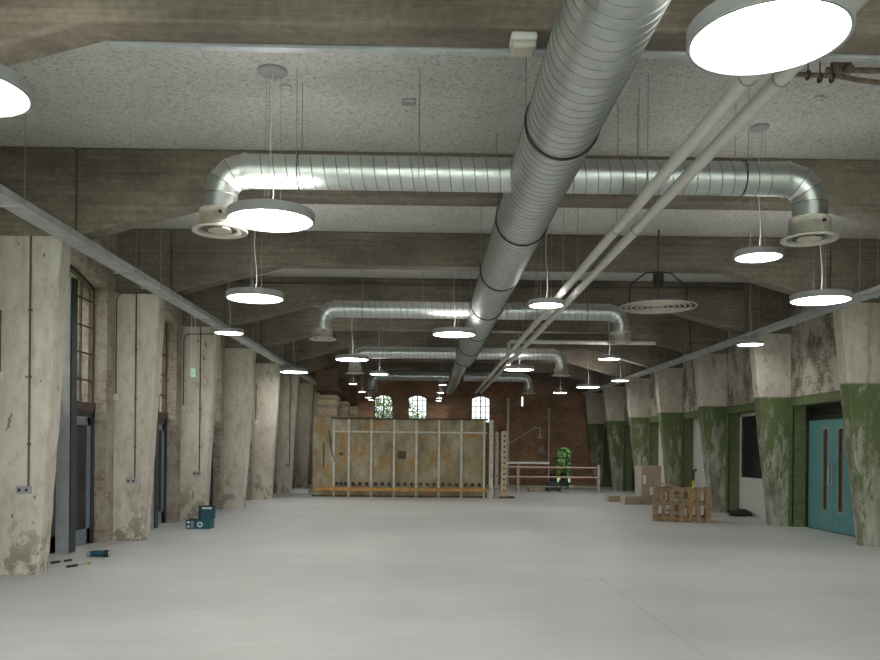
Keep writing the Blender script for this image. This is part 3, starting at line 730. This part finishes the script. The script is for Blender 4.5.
# uprights at the tank's right end
for (pa, pb, yt, mt, nm, lab, hh) in ((489, 493, 420, 'tank_rib', 'steel_upright', 'grey steel upright closing the right end of the tank', 0), (495, 498.5, 432, 'grey_wood', 'timber_post', 'weathered thin post between tank and perforated post', 0), (501, 506.5, 431, 'cream_timber', 'perforated_post', 'cream perforated post standing right of the tank', 1)):
    a = at(pa, 460, TY); b = at(pb, 460, TY); zt = at(pa, yt, TY).z
    o = thing(nm, ((a.x + b.x) / 2, TY, 0), lab, 'post')
    B(a.x, b.x, TY - 0.05, TY + 0.10, 0, zt).build('shaft', mt, o, bevel=0.006)
    if hh:
        for k in range(11):
            zz = 0.25 + k * 0.175
            B(a.x + 0.07, b.x - 0.05, TY - 0.056, TY - 0.045, zz - 0.03, zz + 0.03).build('hole', 'black_metal', o)
        B(a.x - 0.02, b.x + 0.26, TY - 0.15, TY + 0.2, 0, 0.06).build('foot', 'dark_rust', o)
    else:
        for k in range(5): MB().tube([((a.x + b.x) / 2, TY - 0.05, 0.3 + k * 0.42), ((a.x + b.x) / 2, TY - 0.06, 0.3 + k * 0.42)], 0.02, 8).build('bolt', 'dark_rust', o)

# low white board left of the tank
p = atz(291, 493.5); q = atz(309, 493.5)
tag(B(p.x, q.x, p.y, p.y + 0.5, 0, 0.14).build('low_plinth', 'white_board', origin=((p.x + q.x) / 2, p.y, 0), bevel=0.01), 'low white plinth on the floor left of the rusty tank', 'plinth')

# brown hoods over cream timber crates behind the tank
for k, Y in enumerate((27.0, 30.6, 34.2)):
    xr = -2.98; xl = xr - 0.72
    on = ['nearest', 'middle', 'farthest'][k]
    o = thing('hooded_unit', ((xl + xr) / 2, Y + 0.4, 0), '%s brown steel hood over a cream timber crate behind the tank' % on, 'machine')
    zb, zt = CAMH + 1.92, CAMH + 2.62
    m = MB(); vs = []
    m.add([(xl, Y, zb + 0.12), (xr, Y, zb + 0.12), (xr, Y + 0.8, zb + 0.12), (xl, Y + 0.8, zb + 0.12), (xl, Y, zt), (xr, Y, zt), (xr, Y + 0.8, zt), (xl, Y + 0.8, zt),
           (xl - 0.06, Y - 0.08, zb - 0.02), (xr + 0.10, Y - 0.08, zb - 0.02), (xr + 0.10, Y + 0.9, zb - 0.02), (xl - 0.06, Y + 0.9, zb - 0.02)],
          [(4, 5, 6, 7), (0, 1, 5, 4), (1, 2, 6, 5), (2, 3, 7, 6), (3, 0, 4, 7), (8, 9, 1, 0), (9, 10, 2, 1), (10, 11, 3, 2), (11, 8, 0, 3)])
    m.build('hood', 'hood_brown', o)
    B(xl + 0.1, xr - 0.08, Y + 0.1, Y + 0.7, zb - 0.16, zb + 0.1).build('throat', 'dark_rust', o)
    B(xl + 0.04, xr - 0.04, Y + 0.06, Y + 0.8, 0, zb - 0.16).build('crate_body', 'cream_timber', o)
    for zz in (0.6, 1.3, 2.0, 2.6, 2.95, 3.22):
        B(xl, xr, Y + 0.02, Y + 0.06, zz - 0.05, zz + 0.05).build('batten', 'grey_wood', o); B(xr - 0.04, xr, Y + 0.06, Y + 0.84, zz - 0.05, zz + 0.05).build('batten', 'grey_wood', o)

# ------------------------------------------------------------------ barrier before the end wall
def barrier():
    Y = 29.5
    a = at(518, 490, Y); b = at(598.5, 490, Y); l = at(509, 490, Y)
    o = thing('barrier_fence', ((a.x + b.x) / 2, Y, 0), 'timber post barrier with red and white tapes before the brick end wall', 'barrier')
    for x in (a.x, b.x): B(x - 0.045, x + 0.045, Y - 0.045, Y + 0.045, 0, 1.02).build('post', 'cream_timber', o, bevel=0.006)
    for k, (z, mt) in enumerate(((0.93, 'label_white'), (0.90, 'red_tape'), (0.55, 'red_tape'), (0.58, 'label_white'), (0.22, 'grey_wood'))):
        B(l.x - 0.1, b.x, Y - 0.055, Y - 0.048, z - 0.017, z + 0.017).build('tape' if k < 4 else 'rail', mt, o)
    B(l.x - 0.1, at(549, 465, Y).x, Y - 0.02, Y + 0.02, 1.04, 1.12).build('plank', 'label_white', o)
barrier()
# clutter near the doorway
def grinder(px, Y, lab, s=1.0):
    x = at(px, 490, Y).x
    o = thing('floor_machine', (x, Y, 0), lab, 'machine')
    B(x - 0.24 * s, x + 0.24 * s, Y - 0.2, Y + 0.2, 0.05, 0.36).build('body', 'dark_steel', o, bevel=0.05)
    for sx in (-1, 1): MB().tube([(x + sx * 0.2 * s, Y - 0.22, 0.07), (x + sx * 0.2 * s, Y + 0.22, 0.07)], 0.07, 14).build('wheel', 'black_rubber', o, smooth=True)
    MB().tube([(x, Y, 0.34), (x + 0.1, Y + 0.1, 1.1), (x + 0.1, Y + 0.1, 1.25)], 0.025, 10).build('handle', 'black_metal', o, smooth=True)
    MB().lathe([(0, 0.36), (0.13, 0.36), (0.13, 0.60), (0.09, 0.66), (0, 0.66)], (x, Y, 0), 20).build('motor', 'black_metal', o, smooth=True)
    B(x - 0.06, x + 0.2, Y + 0.05, Y + 0.15, 1.2, 1.27).build('grip', 'black_rubber', o, bevel=0.02)
grinder(553, 30.6, 'dark wheeled floor machine behind the barrier, left of the arched doorway')
grinder(563.5, 33.0, 'dark upright machine with tall handle standing before the arched doorway', 0.7)
p = at(536, 489, 30.2)
tag(B(p.x - 0.3, p.x + 0.3, 30.0, 30.4, 0, 0.16).build('rubble_tray', 'grey_wood', origin=(p.x, 30.2, 0), bevel=0.03), 'low grey tray on the floor behind the barrier tapes', 'tray')
# frame of grey poles on the end wall
def pole(px, ya, yb, Y, r, name, lab, mt='tank_rib'):
    a = at(px, ya, Y); b = at(px, yb, Y); o = thing(name, (b.x, Y, b.z), lab, 'pole')
    MB().tube([(b.x, Y, max(b.z, 0)), (b.x, Y, a.z)], r, 12).build('tube', mt, o, smooth=True)
    MB().tube([(b.x, Y, a.z - 0.1), (b.x, Y, a.z - 0.02)], r * 1.5, 12).build('cap', mt, o, smooth=True)
    return o
pole(507.5, 398, 488, 33.5, 0.045, 'metal_pole', 'tall pale pole before the brick end wall, right of the tank')
pole(548.5, 408, 486, 35.0, 0.035, 'metal_pole', 'slim pale pole against the brick end wall, left of the arched doorway')
a = at(512, 442, 35.3); b = at(534, 428, 35.3); c = at(540, 428, 35.3); d = at(540, 437, 35.3)
o = thing('wall_bracket', (a.x, 35.3, a.z), 'grey angled bracket arm on the brick end wall', 'bracket')
MB().tube([a, b], 0.03, 8).build('brace', 'tank_rib', o); MB().tube([b, c, d], 0.03, 8).build('arm', 'label_white', o); B(d.x - 0.1, d.x + 0.1, 35.25, 36.0, d.z - 0.06, d.z + 0.02).build('plate', 'tank_rib', o)
MB().tube([(a.x, 35.3, a.z), (a.x, 36.0, a.z)], 0.03, 8).build('stub', 'tank_rib', o)
p = at(541, 450, 35.9); tag(B(p.x - 0.14, p.x + 0.12, 35.85, 36.0, p.z - 0.14, p.z + 0.2).build('wall_box', 'grey_wood', origin=(p.x, 35.9, p.z), bevel=0.01), 'small pale box fixed on the brick end wall', 'box')
p = at(522.3, 401.5, 33.8); o = thing('tube_light', (p.x, 33.8, p.z), 'short white upright tube light hung before the brick wall', 'light')
MB().tube([(p.x, 33.8, p.z - 0.2), (p.x, 33.8, p.z + 0.2)], 0.035, 12).build('tube', 'tube_white', o, smooth=True)
MB().tube([(p.x, 33.8, p.z + 0.2), (p.x, 33.8, ZC)], 0.008, 6).build('cord', 'black_rubber', o)

# ------------------------------------------------------------------ pallet crate, boxes, bag on the right
def crate():
    p0 = atz(653.5, 521.5); p1 = atz(710, 522.5); Y = (p0.y + p1.y) / 2
    x0, x1 = at(653.5, 521, Y).x, at(709.5, 521, Y).x; dpt = 0.75; H = 0.76
    o = thing('pallet_crate', ((x0 + x1) / 2, Y, 0), 'brown slatted pallet wood crate filled with offcuts', 'crate')
    nV = 7
    for side in (0, 1):
        yy = Y if side == 0 else Y + dpt
        for k in range(nV):
            x = x0 + (x1 - x0 - 0.12) * k / (nV - 1); wv = 0.085 if k % 3 else 0.11
            B(x, x + wv, yy - 0.012, yy + 0.012, 0.0, H - (0.03 if k % 2 else 0)).build('board', 'pallet_wood', o)
        for zz in (0.04, 0.36, 0.66): B(x0, x1, yy + (0.012 if side == 0 else -0.05), yy + (0.05 if side == 0 else -0.012), zz, zz + 0.075).build('rail', 'pallet_wood', o)
    for xx in (x0, x1 - 0.024):
        for k in range(5):
            yy = Y + 0.05 + (dpt - 0.2) * k / 4; B(xx, xx + 0.024, yy, yy + 0.1, 0, H - 0.02).build('board', 'pallet_wood', o)
        for zz in (0.04, 0.36, 0.66): B(xx + (0.024 if xx == x0 else -0.04), xx + (0.064 if xx == x0 else 0.0), Y, Y + dpt, zz, zz + 0.1).build('rail', 'grey_wood', o)
    CR = o
    for k in range(6):
        y = Y + 0.02 + 0.14 * k; B(x0 + 0.03, x1 - 0.03, y, y + 0.1, 0.02, 0.04).build('base_board', 'pallet_wood', o)
    rnd = random.Random(3)
    for k in range(9):
        x = (x0 + x1) / 2 + rnd.uniform(-0.12, 0.12); y = Y + 0.36 + rnd.uniform(-0.04, 0.08); z = 0.08 + 0.075 * k
        M = Matrix.Translation((x, y, z)) @ Matrix.Rotation(rnd.uniform(-0.5, 0.5), 4, 'Z') @ Matrix.Rotation(rnd.uniform(-0.12, 0.12), 4, 'Y')
        b = MB().box(-0.2, 0.2, -0.07, 0.07, -0.02, 0.025, M).build('wood_offcut', ['cream_timber', 'label_white', 'cardboard', 'pallet_wood'][k % 4], origin=(x, y, z))
        tag(b, 'short board offcut lying inside the slatted pallet crate', 'offcut', 'offcuts inside the crate')
    a = at(668, 487, Y + 0.3); b = tag(MB().box(-0.28, 0.24, -0.10, 0.10, -0.02, 0.02, Matrix.Translation((a.x, Y + 0.3, 0.80)) @ Matrix.Rotation(0.25, 4, 'Y')).build('bent_board', 'cardboard', origin=(a.x, Y + 0.3, 0.8)), 'pale brown tilted board sticking out of the crate at left', 'board')
    a = at(692, 487, Y + 0.35)
    o = thing('upright_tool', (a.x, Y + 0.35, 0.05), 'yellow and black long-handled tool standing in the crate', 'tool')
    MB().tube([(a.x, Y + 0.35, 0.05), (a.x + 0.02, Y + 0.35, 0.92)], 0.022, 10).build('shaft', 'yellow_plastic', o, smooth=True)
    MB().tube([(a.x + 0.02, Y + 0.35, 0.90), (a.x + 0.03, Y + 0.35, 1.13)], 0.032, 10).build('grip', 'black_rubber', o, smooth=True)
    MB().tube([(a.x - 0.03, Y + 0.35, 1.10), (a.x + 0.10, Y + 0.35, 1.14)], 0.022, 10).build('hook', 'black_rubber', o, smooth=True)
    CR.location.x += 0.0; CR.rotation_euler.z = -0.29
crate()
def carton(px0, px1, py, ytop, dpt, lab, mats=('cardboard', 'cardboard_pale'), labels=(), Y=None):
    p0 = atz(px0, py); Y = Y or p0.y; x0 = at(px0, py, Y).x; x1 = at(px1, py, Y).x; zt = at((px0 + px1) / 2, ytop, Y).z
    o = thing('cardboard_box', ((x0 + x1) / 2, Y + dpt / 2, 0), lab, 'box')
    B(x0, x1, Y, Y + dpt, 0, zt).build('body', mats[0], o, bevel=0.008)
    B(x0 - 0.004, x0 + 0.01, Y + 0.005, Y + dpt - 0.005, 0.005, zt - 0.005).build('side_face', mats[1], o)
    B(x0 + 0.01, x1 - 0.01, Y + dpt / 2 - 0.03, Y + dpt / 2 + 0.03, zt - 0.002, zt + 0.003).build('tape', 'label_white', o)
    for (a, b, c, d) in labels:
        q0 = at(a, b, Y); q1 = at(c, d, Y); B(q0.x, q1.x, Y - 0.006, Y + 0.002, q1.z, q0.z).build('label', 'label_white', o)
carton(641.5, 661, 504.5, 466, 0.75, 'tall brown cardboard box with pale side leaning by the green column', labels=((643, 475, 646, 484), (650, 487, 656, 495)))
carton(625, 640.5, 504.5, 496.5, 0.55, 'low flat cardboard box beside the tall box')
carton(608.5, 622, 502, 496, 0.5, 'smaller low flat cardboard box farther from the tall box')
p = atz(743, 516.5)
m = MB(); vs = []
bm = bmesh.new(); bmesh.ops.create_icosphere(bm, subdivisions=3, radius=1)
for v in bm.verts:
    q = v.co.copy(); k = 1 + 0.25 * noise.noise(q * 2.2); v.co = Vector((q.x * 0.27 * k, q.y * 0.2 * k, max(q.z, -0.45) * 0.12 * k))
me_v = [tuple(v.co + Vector((p.x, p.y + 0.15, 0.055))) for v in bm.verts]; me_f = [tuple(v.index for v in f.verts) for f in bm.faces]; bm.free()
o = thing('rubbish_bag', (p.x, p.y + 0.15, 0), 'black bag lying on the floor before the white board', 'bag')
MB().add(me_v, me_f).build('sack', 'black_bag', o, smooth=True, angle=80)
MB().tube([(p.x - 0.2, p.y + 0.1, 0.09), (p.x - 0.3, p.y + 0.05, 0.13), (p.x - 0.36, p.y + 0.05, 0.10)], [0.05, 0.025, 0.04], 8).build('knot', 'black_bag', o, smooth=True)

# ------------------------------------------------------------------ tool box and hand tools on the left
def toolbox():
    p = atz(198, 529); Y = p.y; x0 = at(185.5, 529, Y).x; x1 = at(210, 529, Y).x
    o = thing('tool_case', ((x0 + x1) / 2, Y + 0.15, 0), 'dark teal plastic tool case standing open on the floor', 'tool case')
    m = MB(); H = 0.17; d = 0.30
    m.box(x0, x1, Y, Y + 0.012, 0, H); m.box(x0, x1, Y + d - 0.012, Y + d, 0, H); m.box(x0, x0 + 0.012, Y, Y + d, 0, H); m.box(x1 - 0.012, x1, Y, Y + d, 0, H); m.box(x0, x1, Y, Y + d, 0, 0.012)
    m.build('base', 'teal_plastic', o, bevel=0.004)
    M = Matrix.Translation((0, Y + d, H)) @ Matrix.Rotation(-0.18, 4, 'X')
    l = MB(); xl = x0 + 0.17
    l.box(xl, x1 + 0.02, -0.006, 0.008, 0, 0.25, M); l.box(xl, x1 + 0.02, -0.07, 0, 0.235, 0.25, M); l.box(xl, xl + 0.014, -0.07, 0, 0, 0.25, M); l.box(x1 + 0.006, x1 + 0.02, -0.07, 0, 0, 0.25, M)
    lid = l.build('lid', 'teal_plastic', o, bevel=0.003)
    MB().box(xl + 0.06, x1 - 0.04, -0.075, -0.07, 0.18, 0.21, M).build('handle', 'white_plastic', lid)
    xm = (x0 + x1) / 2 + 0.04
    lb = MB().torus((xm, Y - 0.002, 0.085), 'Y', 0.04, 0.014, 16, 6).build('emblem', 'white_plastic', o, smooth=True)
    for z in (0.045, 0.125): B(x0 + 0.03, x0 + 0.075, Y - 0.008, Y, z - 0.018, z + 0.018).build('latch', 'white_plastic', o)
    B(x0 + 0.1, x0 + 0.15, Y - 0.006, Y, 0.02, 0.15).build('clip', 'blue_grey', o)
    B(x0 + 0.03, x1 - 0.03, Y + 0.03, Y + d - 0.03, 0.012, 0.12).build('insert', 'black_metal', o)
toolbox()
def drill():
    p = atz(99, 557); o = thing('power_tool', (p.x, p.y, 0), 'dark teal power tool lying on the floor by the brick jamb', 'tool')
    x, y = p.x, p.y
    MB().tube([(x - 0.15, y, 0.045), (x - 0.06, y, 0.05), (x + 0.08, y - 0.01, 0.05)], [0.03, 0.042, 0.045], 16).build('motor_body', 'teal_plastic', o, smooth=True)
    MB().tube([(x + 0.08, y - 0.01, 0.05), (x + 0.13, y - 0.012, 0.05), (x + 0.15, y - 0.012, 0.05)], [0.05, 0.05, 0.03], 16).build('chuck', 'black_rubber', o, smooth=True)
    MB().torus((x + 0.152, y - 0.012, 0.05), 'X', 0.03, 0.008, 16, 6).build('collar', 'tool_steel', o, smooth=True)
    MB().tube([(x - 0.10, y, 0.04), (x - 0.13, y + 0.09, 0.03), (x - 0.15, y + 0.15, 0.03)], [0.024, 0.022, 0.028], 12).build('grip', 'black_rubber', o, smooth=True)
    B(x - 0.19, x - 0.10, y + 0.13, y + 0.20, 0.0, 0.06).build('battery', 'black_rubber', o, bevel=0.01)
    B(x - 0.16, x - 0.11, y - 0.04, y - 0.02, 0.02, 0.075).build('vent', 'tool_steel', o)
drill()
def hand(a, b, r, mats, name, lab, t0=0.6):
    a = atz(*a); b = atz(*b); o = thing(name, tuple((a + b) / 2), lab, 'tool'); d = b - a
    P = lambda t: a + d * t + Vector((0, 0, r))
    MB().tube([P(0), P(0.05), P(0.4), P(0.45)], [r * 0.7, r, r, r * 0.6], 10).build('handle', mats[0], o, smooth=True)
    MB().tube([P(0.44), P(0.88)], r * 0.35, 8).build('shaft', mats[1], o, smooth=True)
    MB().tube([P(t0), P(t0 + 0.04), P(0.96), P(1.0)], [r * 0.5, r * 0.9, r * 0.9, r * 0.5], 10).build('tip_grip', mats[2], o, smooth=True)
hand((50.5, 564), (72, 561), 0.016, ('black_rubber', 'tool_steel', 'black_rubber'), 'hand_chisel', 'black-handled hand tool on the floor nearest the steel post')
hand((66.5, 568), (91, 564), 0.016, ('black_rubber', 'tool_steel', 'yellow_plastic'), 'screwdriver', 'screwdriver with black grip and yellow end on the floor', 0.84)

# ------------------------------------------------------------------ sockets, switches and conduits on the left columns
def front_x(px, py, Y): return at(px, py, Y)
for (px, yt, yb, k, lab) in ((29, 238, 486, 0, 'double socket on a dark conduit, nearest left column'), (135, 293, 478, 1, 'double socket on a dark conduit, second left column'), (199.5, 336, 471, 2, 'double socket on a dark conduit, third left column'), (289.5, 380, 464, 5, 'small socket on a dark conduit, sixth left column')):
    Y = 9.75 + 3.6 * k; a = at(px, yt, Y); b = at(px, yb, Y)
    s = 1.0 if k < 3 else 0.9
    o = thing('wall_socket', (b.x, Y, b.z - 0.05), lab, 'socket')
    MB().tube([(b.x, Y - 0.014, b.z), (b.x, Y - 0.014, ZP)], 0.0125, 8).build('conduit', 'conduit_dark', o, smooth=True)
    for zz in (b.z + 0.5, b.z + 1.3, b.z + 2.1): B(b.x - 0.022, b.x + 0.022, Y - 0.02, Y + 0.002, zz - 0.012, zz + 0.012).build('saddle', 'conduit_dark', o)
    xb = b.x - 0.05
    B(xb - 0.085 * s, xb + 0.085 * s, Y - 0.048, Y, b.z - 0.095, b.z).build('back_box', 'lamp_grey', o, bevel=0.006)
    for sx in (-1, 1): B(xb + sx * 0.042 - 0.016, xb + sx * 0.042 + 0.016, Y - 0.052, Y - 0.047, b.z - 0.065, b.z - 0.03).build('outlet', 'black_rubber', o)
for (px, py, ptx, pty, k, lab) in ((113.3, 397, 155, 293, 1, 'white switch below a bent conduit, second left column'), (183.5, 408, 214, 334, 2, 'white switch below a bent conduit, third left column'), (0.5, 376, 0.5, 300, 0, 'white switch at the left picture edge on nearest column'), (256, 422, 256, 380, 4, 'white switch on the fifth left column')):
    Y = 9.75 + 3.6 * k; p = at(px, py, Y); p.x = max(p.x, WL + 0.03); q = at(ptx, pty, Y)
    o = thing('wall_switch', (p.x, Y, p.z), lab, 'switch')
    B(p.x - 0.035, p.x + 0.035, Y - 0.035, Y, p.z - 0.05, p.z + 0.05).build('switch_box', 'white_plastic', o, bevel=0.005)
    B(p.x - 0.012, p.x + 0.012, Y - 0.042, Y - 0.034, p.z - 0.018, p.z + 0.018).build('rocker', 'cream_plastic', o)
    zt = q.z if abs(q.x - p.x) > 0.1 else min(ZP - 0.02, q.z)
    path = [(p.x, Y - 0.013, p.z + 0.04), (p.x, Y - 0.013, zt - 0.12), (p.x + 0.02, Y - 0.013, zt - 0.05), (p.x + 0.08, Y - 0.013, zt - 0.01)]
    if abs(q.x - p.x) > 0.1: path.append((q.x, Y - 0.013, zt))
    else: path = path[:2]
    MB().tube(path, 0.011, 8).build('conduit', 'conduit_dark', o, smooth=True)
# green exit sign on a cord
p = at(193, 373, 14.2); o = thing('exit_sign', (p.x, 14.2, p.z), 'small lit green exit sign hanging from the left cable tray', 'sign')
B(p.x - 0.04, p.x + 0.04, 14.192, 14.208, p.z - 0.07, p.z + 0.066).build('panel', 'exit_green', o, bevel=0.004)
B(p.x - 0.045, p.x + 0.045, 14.185, 14.215, p.z + 0.065, p.z + 0.09).build('holder', 'white_plastic', o)
B(p.x - 0.018, p.x + 0.012, 14.186, 14.1915, p.z - 0.045, p.z + 0.03).build('pictogram', 'white_plastic', o)
for s in (-1, 1): MB().tube([(p.x + s * 0.03, 14.2, p.z + 0.08), (p.x + s * 0.03, 14.2, CAMH + 2.318)], 0.004, 5).build('cord', 'white_plastic', o)

# ------------------------------------------------------------------ ceiling fittings
p = at(525, 48, 5.77); o = thing('emergency_light', (p.x, 5.77, p.z), 'white boxed emergency light on the nearest beam', 'light')
B(p.x - 0.095, p.x + 0.095, 5.80, 5.98, ZS - 0.06, ZS + 0.0).build('case', 'white_plastic', o, bevel=0.02)
B(p.x - 0.09, p.x + 0.09, 5.805, 5.975, ZS - 0.115, ZS - 0.061).build('lens', 'cream_plastic', o, bevel=0.02)
p = atz(409, 100, ZC); o = thing('motion_sensor', (p.x, p.y, ZC - 0.04), 'small grey sensor box on the rough ceiling', 'sensor')
B(p.x - 0.07, p.x + 0.07, p.y - 0.04, p.y + 0.04, ZC - 0.045, ZC + 0.01).build('case', 'lamp_grey', o, bevel=0.005); B(p.x - 0.06, p.x + 0.06, p.y - 0.045, p.y - 0.038, ZC - 0.04, ZC - 0.015).build('face', 'white_plastic', o)
for (px, py, lab) in ((286, 86, 'white smoke detector on the ceiling beside the left lamp rose'), (819, 97, 'white smoke detector on the ceiling at upper right')):
    p = atz(px, py, ZC); o = thing('smoke_detector', (p.x, p.y, ZC - 0.06), lab, 'smoke detector')
    MB().lathe([(0, ZC + 0.01), (0.055, ZC + 0.01), (0.055, ZC - 0.02), (0.035, ZC - 0.03), (0.03, ZC - 0.055), (0, ZC - 0.058)], (p.x, p.y, 0), 24).build('head', 'white_plastic', o, smooth=True)
    MB().torus((p.x, p.y, ZC - 0.02), 'Z', 0.056, 0.004, 24, 6).build('base_ring', 'lamp_grey', o, smooth=True)
# trunking behind nearest beam
z = ZS + 0.012
o = thing('metal_trunking', (CX, 6.14, z), 'galvanised trunking strip running along the back of the nearest beam', 'trunking')
B(-2.4, 4.9, 6.083, 6.15, z - 0.03, z + 0.04).build('duct_body', 'strut', o)
for xx in (-1.75, 0.1, 2.4, 4.0): B(xx - 0.02, xx + 0.02, 6.083, 6.26, z - 0.05, z - 0.035).build('bracket', 'strut', o)
# dark conduit along beams C-D
o = tag(MB().tube([(-4.1, 16.93, CAMH + 3.43), (6.6, 16.93, CAMH + 3.43)], 0.018, 8).build('beam_conduit', 'conduit_dark', origin=(1.2, 16.93, CAMH + 3.43)), 'thin dark conduit running along the face of the fourth beam', 'conduit')
p = at(746, 300, 16.93); o = tag(MB().tube([(p.x, 16.925, CAMH + 3.41), (p.x, 16.925, CAMH + 2.55)], 0.02, 8).build('beam_conduit', 'conduit_dark', origin=(p.x, 16.925, CAMH + 2.55)), 'short dark conduit dropping down the face of the fourth beam', 'conduit')
# rusty pipes at upper right
Yp = 7.1
a = at(782, 74, Yp); b = at(838, 76, Yp); c = at(858, 80, Yp); d = Vector((WR, Yp, at(900, 100, Yp).z - 0.25))
o = thing('rusty_pipe', (b.x, Yp, b.z), 'old rusty pipe with clamps under the ceiling at upper right', 'pipe')
MB().tube([a, b, c, d], 0.022, 12).build('pipe', 'rust_pipe', o, smooth=True)
for (px, py) in ((808, 75), (820, 78), (832, 78)):
    q = at(px, py, Yp); k = MB().torus(q, 'X', 0.035, 0.011, 16, 6).build('clamp', 'dark_rust', o, smooth=True)
    MB().tube([q, (q.x, q.y, ZC)], 0.006, 6).build('clamp_rod', 'dark_rust', k)
a = at(826, 70, Yp + 0.1); b = at(905, 69, Yp + 0.1)
o = thing('rusty_valve_pipe', (a.x, Yp + 0.1, a.z), 'rusty pipe with a tan valve body at upper right edge', 'pipe')
MB().tube([(a.x, Yp + 0.1, a.z), (WR, Yp + 0.1, b.z)], 0.025, 12).build('pipe', 'rust_pipe', o, smooth=True)
q = at(841, 65, Yp + 0.1); B(q.x - 0.07, q.x + 0.07, Yp + 0.03, Yp + 0.17, q.z - 0.07, q.z + 0.05).build('valve_body', 'rust_pipe', o, bevel=0.015)
MB().tube([(q.x, Yp + 0.1, q.z + 0.05), (q.x, Yp + 0.1, ZC - 0.001)], 0.012, 8).build('stem', 'dark_rust', o)
MB().tube([at(845, 68, Yp + 0.02), at(852, 70, Yp + 0.02)], 0.04, 12).build('union', 'rust_pipe', o, smooth=True)
# ceiling heater fan with ring grille
Yf = 13.0
p = at(658, 307, Yf); o = thing('ring_heater', (p.x, Yf, p.z), 'large round ring grille with dark motor hung on black arms under the ceiling', 'heater')
for k in range(7):
    R = 0.60 - k * 0.085; MB().torus((p.x, Yf, p.z + 0.0), 'Z', R, 0.011, 48, 6).build('grille_ring', 'cream_plastic', o, smooth=True)
for k in range(6):
    a = PI * k / 6; dx_, dy_ = 0.6 * math.cos(a), 0.6 * math.sin(a)
    MB().tube([(p.x - dx_, Yf - dy_, p.z + 0.012), (p.x + dx_, Yf + dy_, p.z + 0.012)], 0.006, 6).build('spoke', 'black_metal', o)
zm = p.z + 0.42
MB().lathe([(0, zm + 0.14), (0.07, zm + 0.14), (0.085, zm + 0.1), (0.085, zm - 0.04), (0.06, zm - 0.09), (0, zm - 0.09)], (p.x, Yf, 0), 24).build('motor', 'black_metal', o, smooth=True)
MB().tube([(p.x, Yf, p.z + 0.01), (p.x, Yf, ZC - 0.001)], 0.014, 8).build('drop_rod', 'conduit_dark', o, smooth=True)
for s in (-1, 1): MB().tube([(p.x, Yf, zm + 0.14), (p.x + s * 0.2, Yf, zm + 0.13), (p.x + s * 0.46, Yf, zm - 0.08), (p.x + s * 0.46, Yf, p.z + 0.02)], 0.014, 8).build('arm', 'black_metal', o, smooth=True)
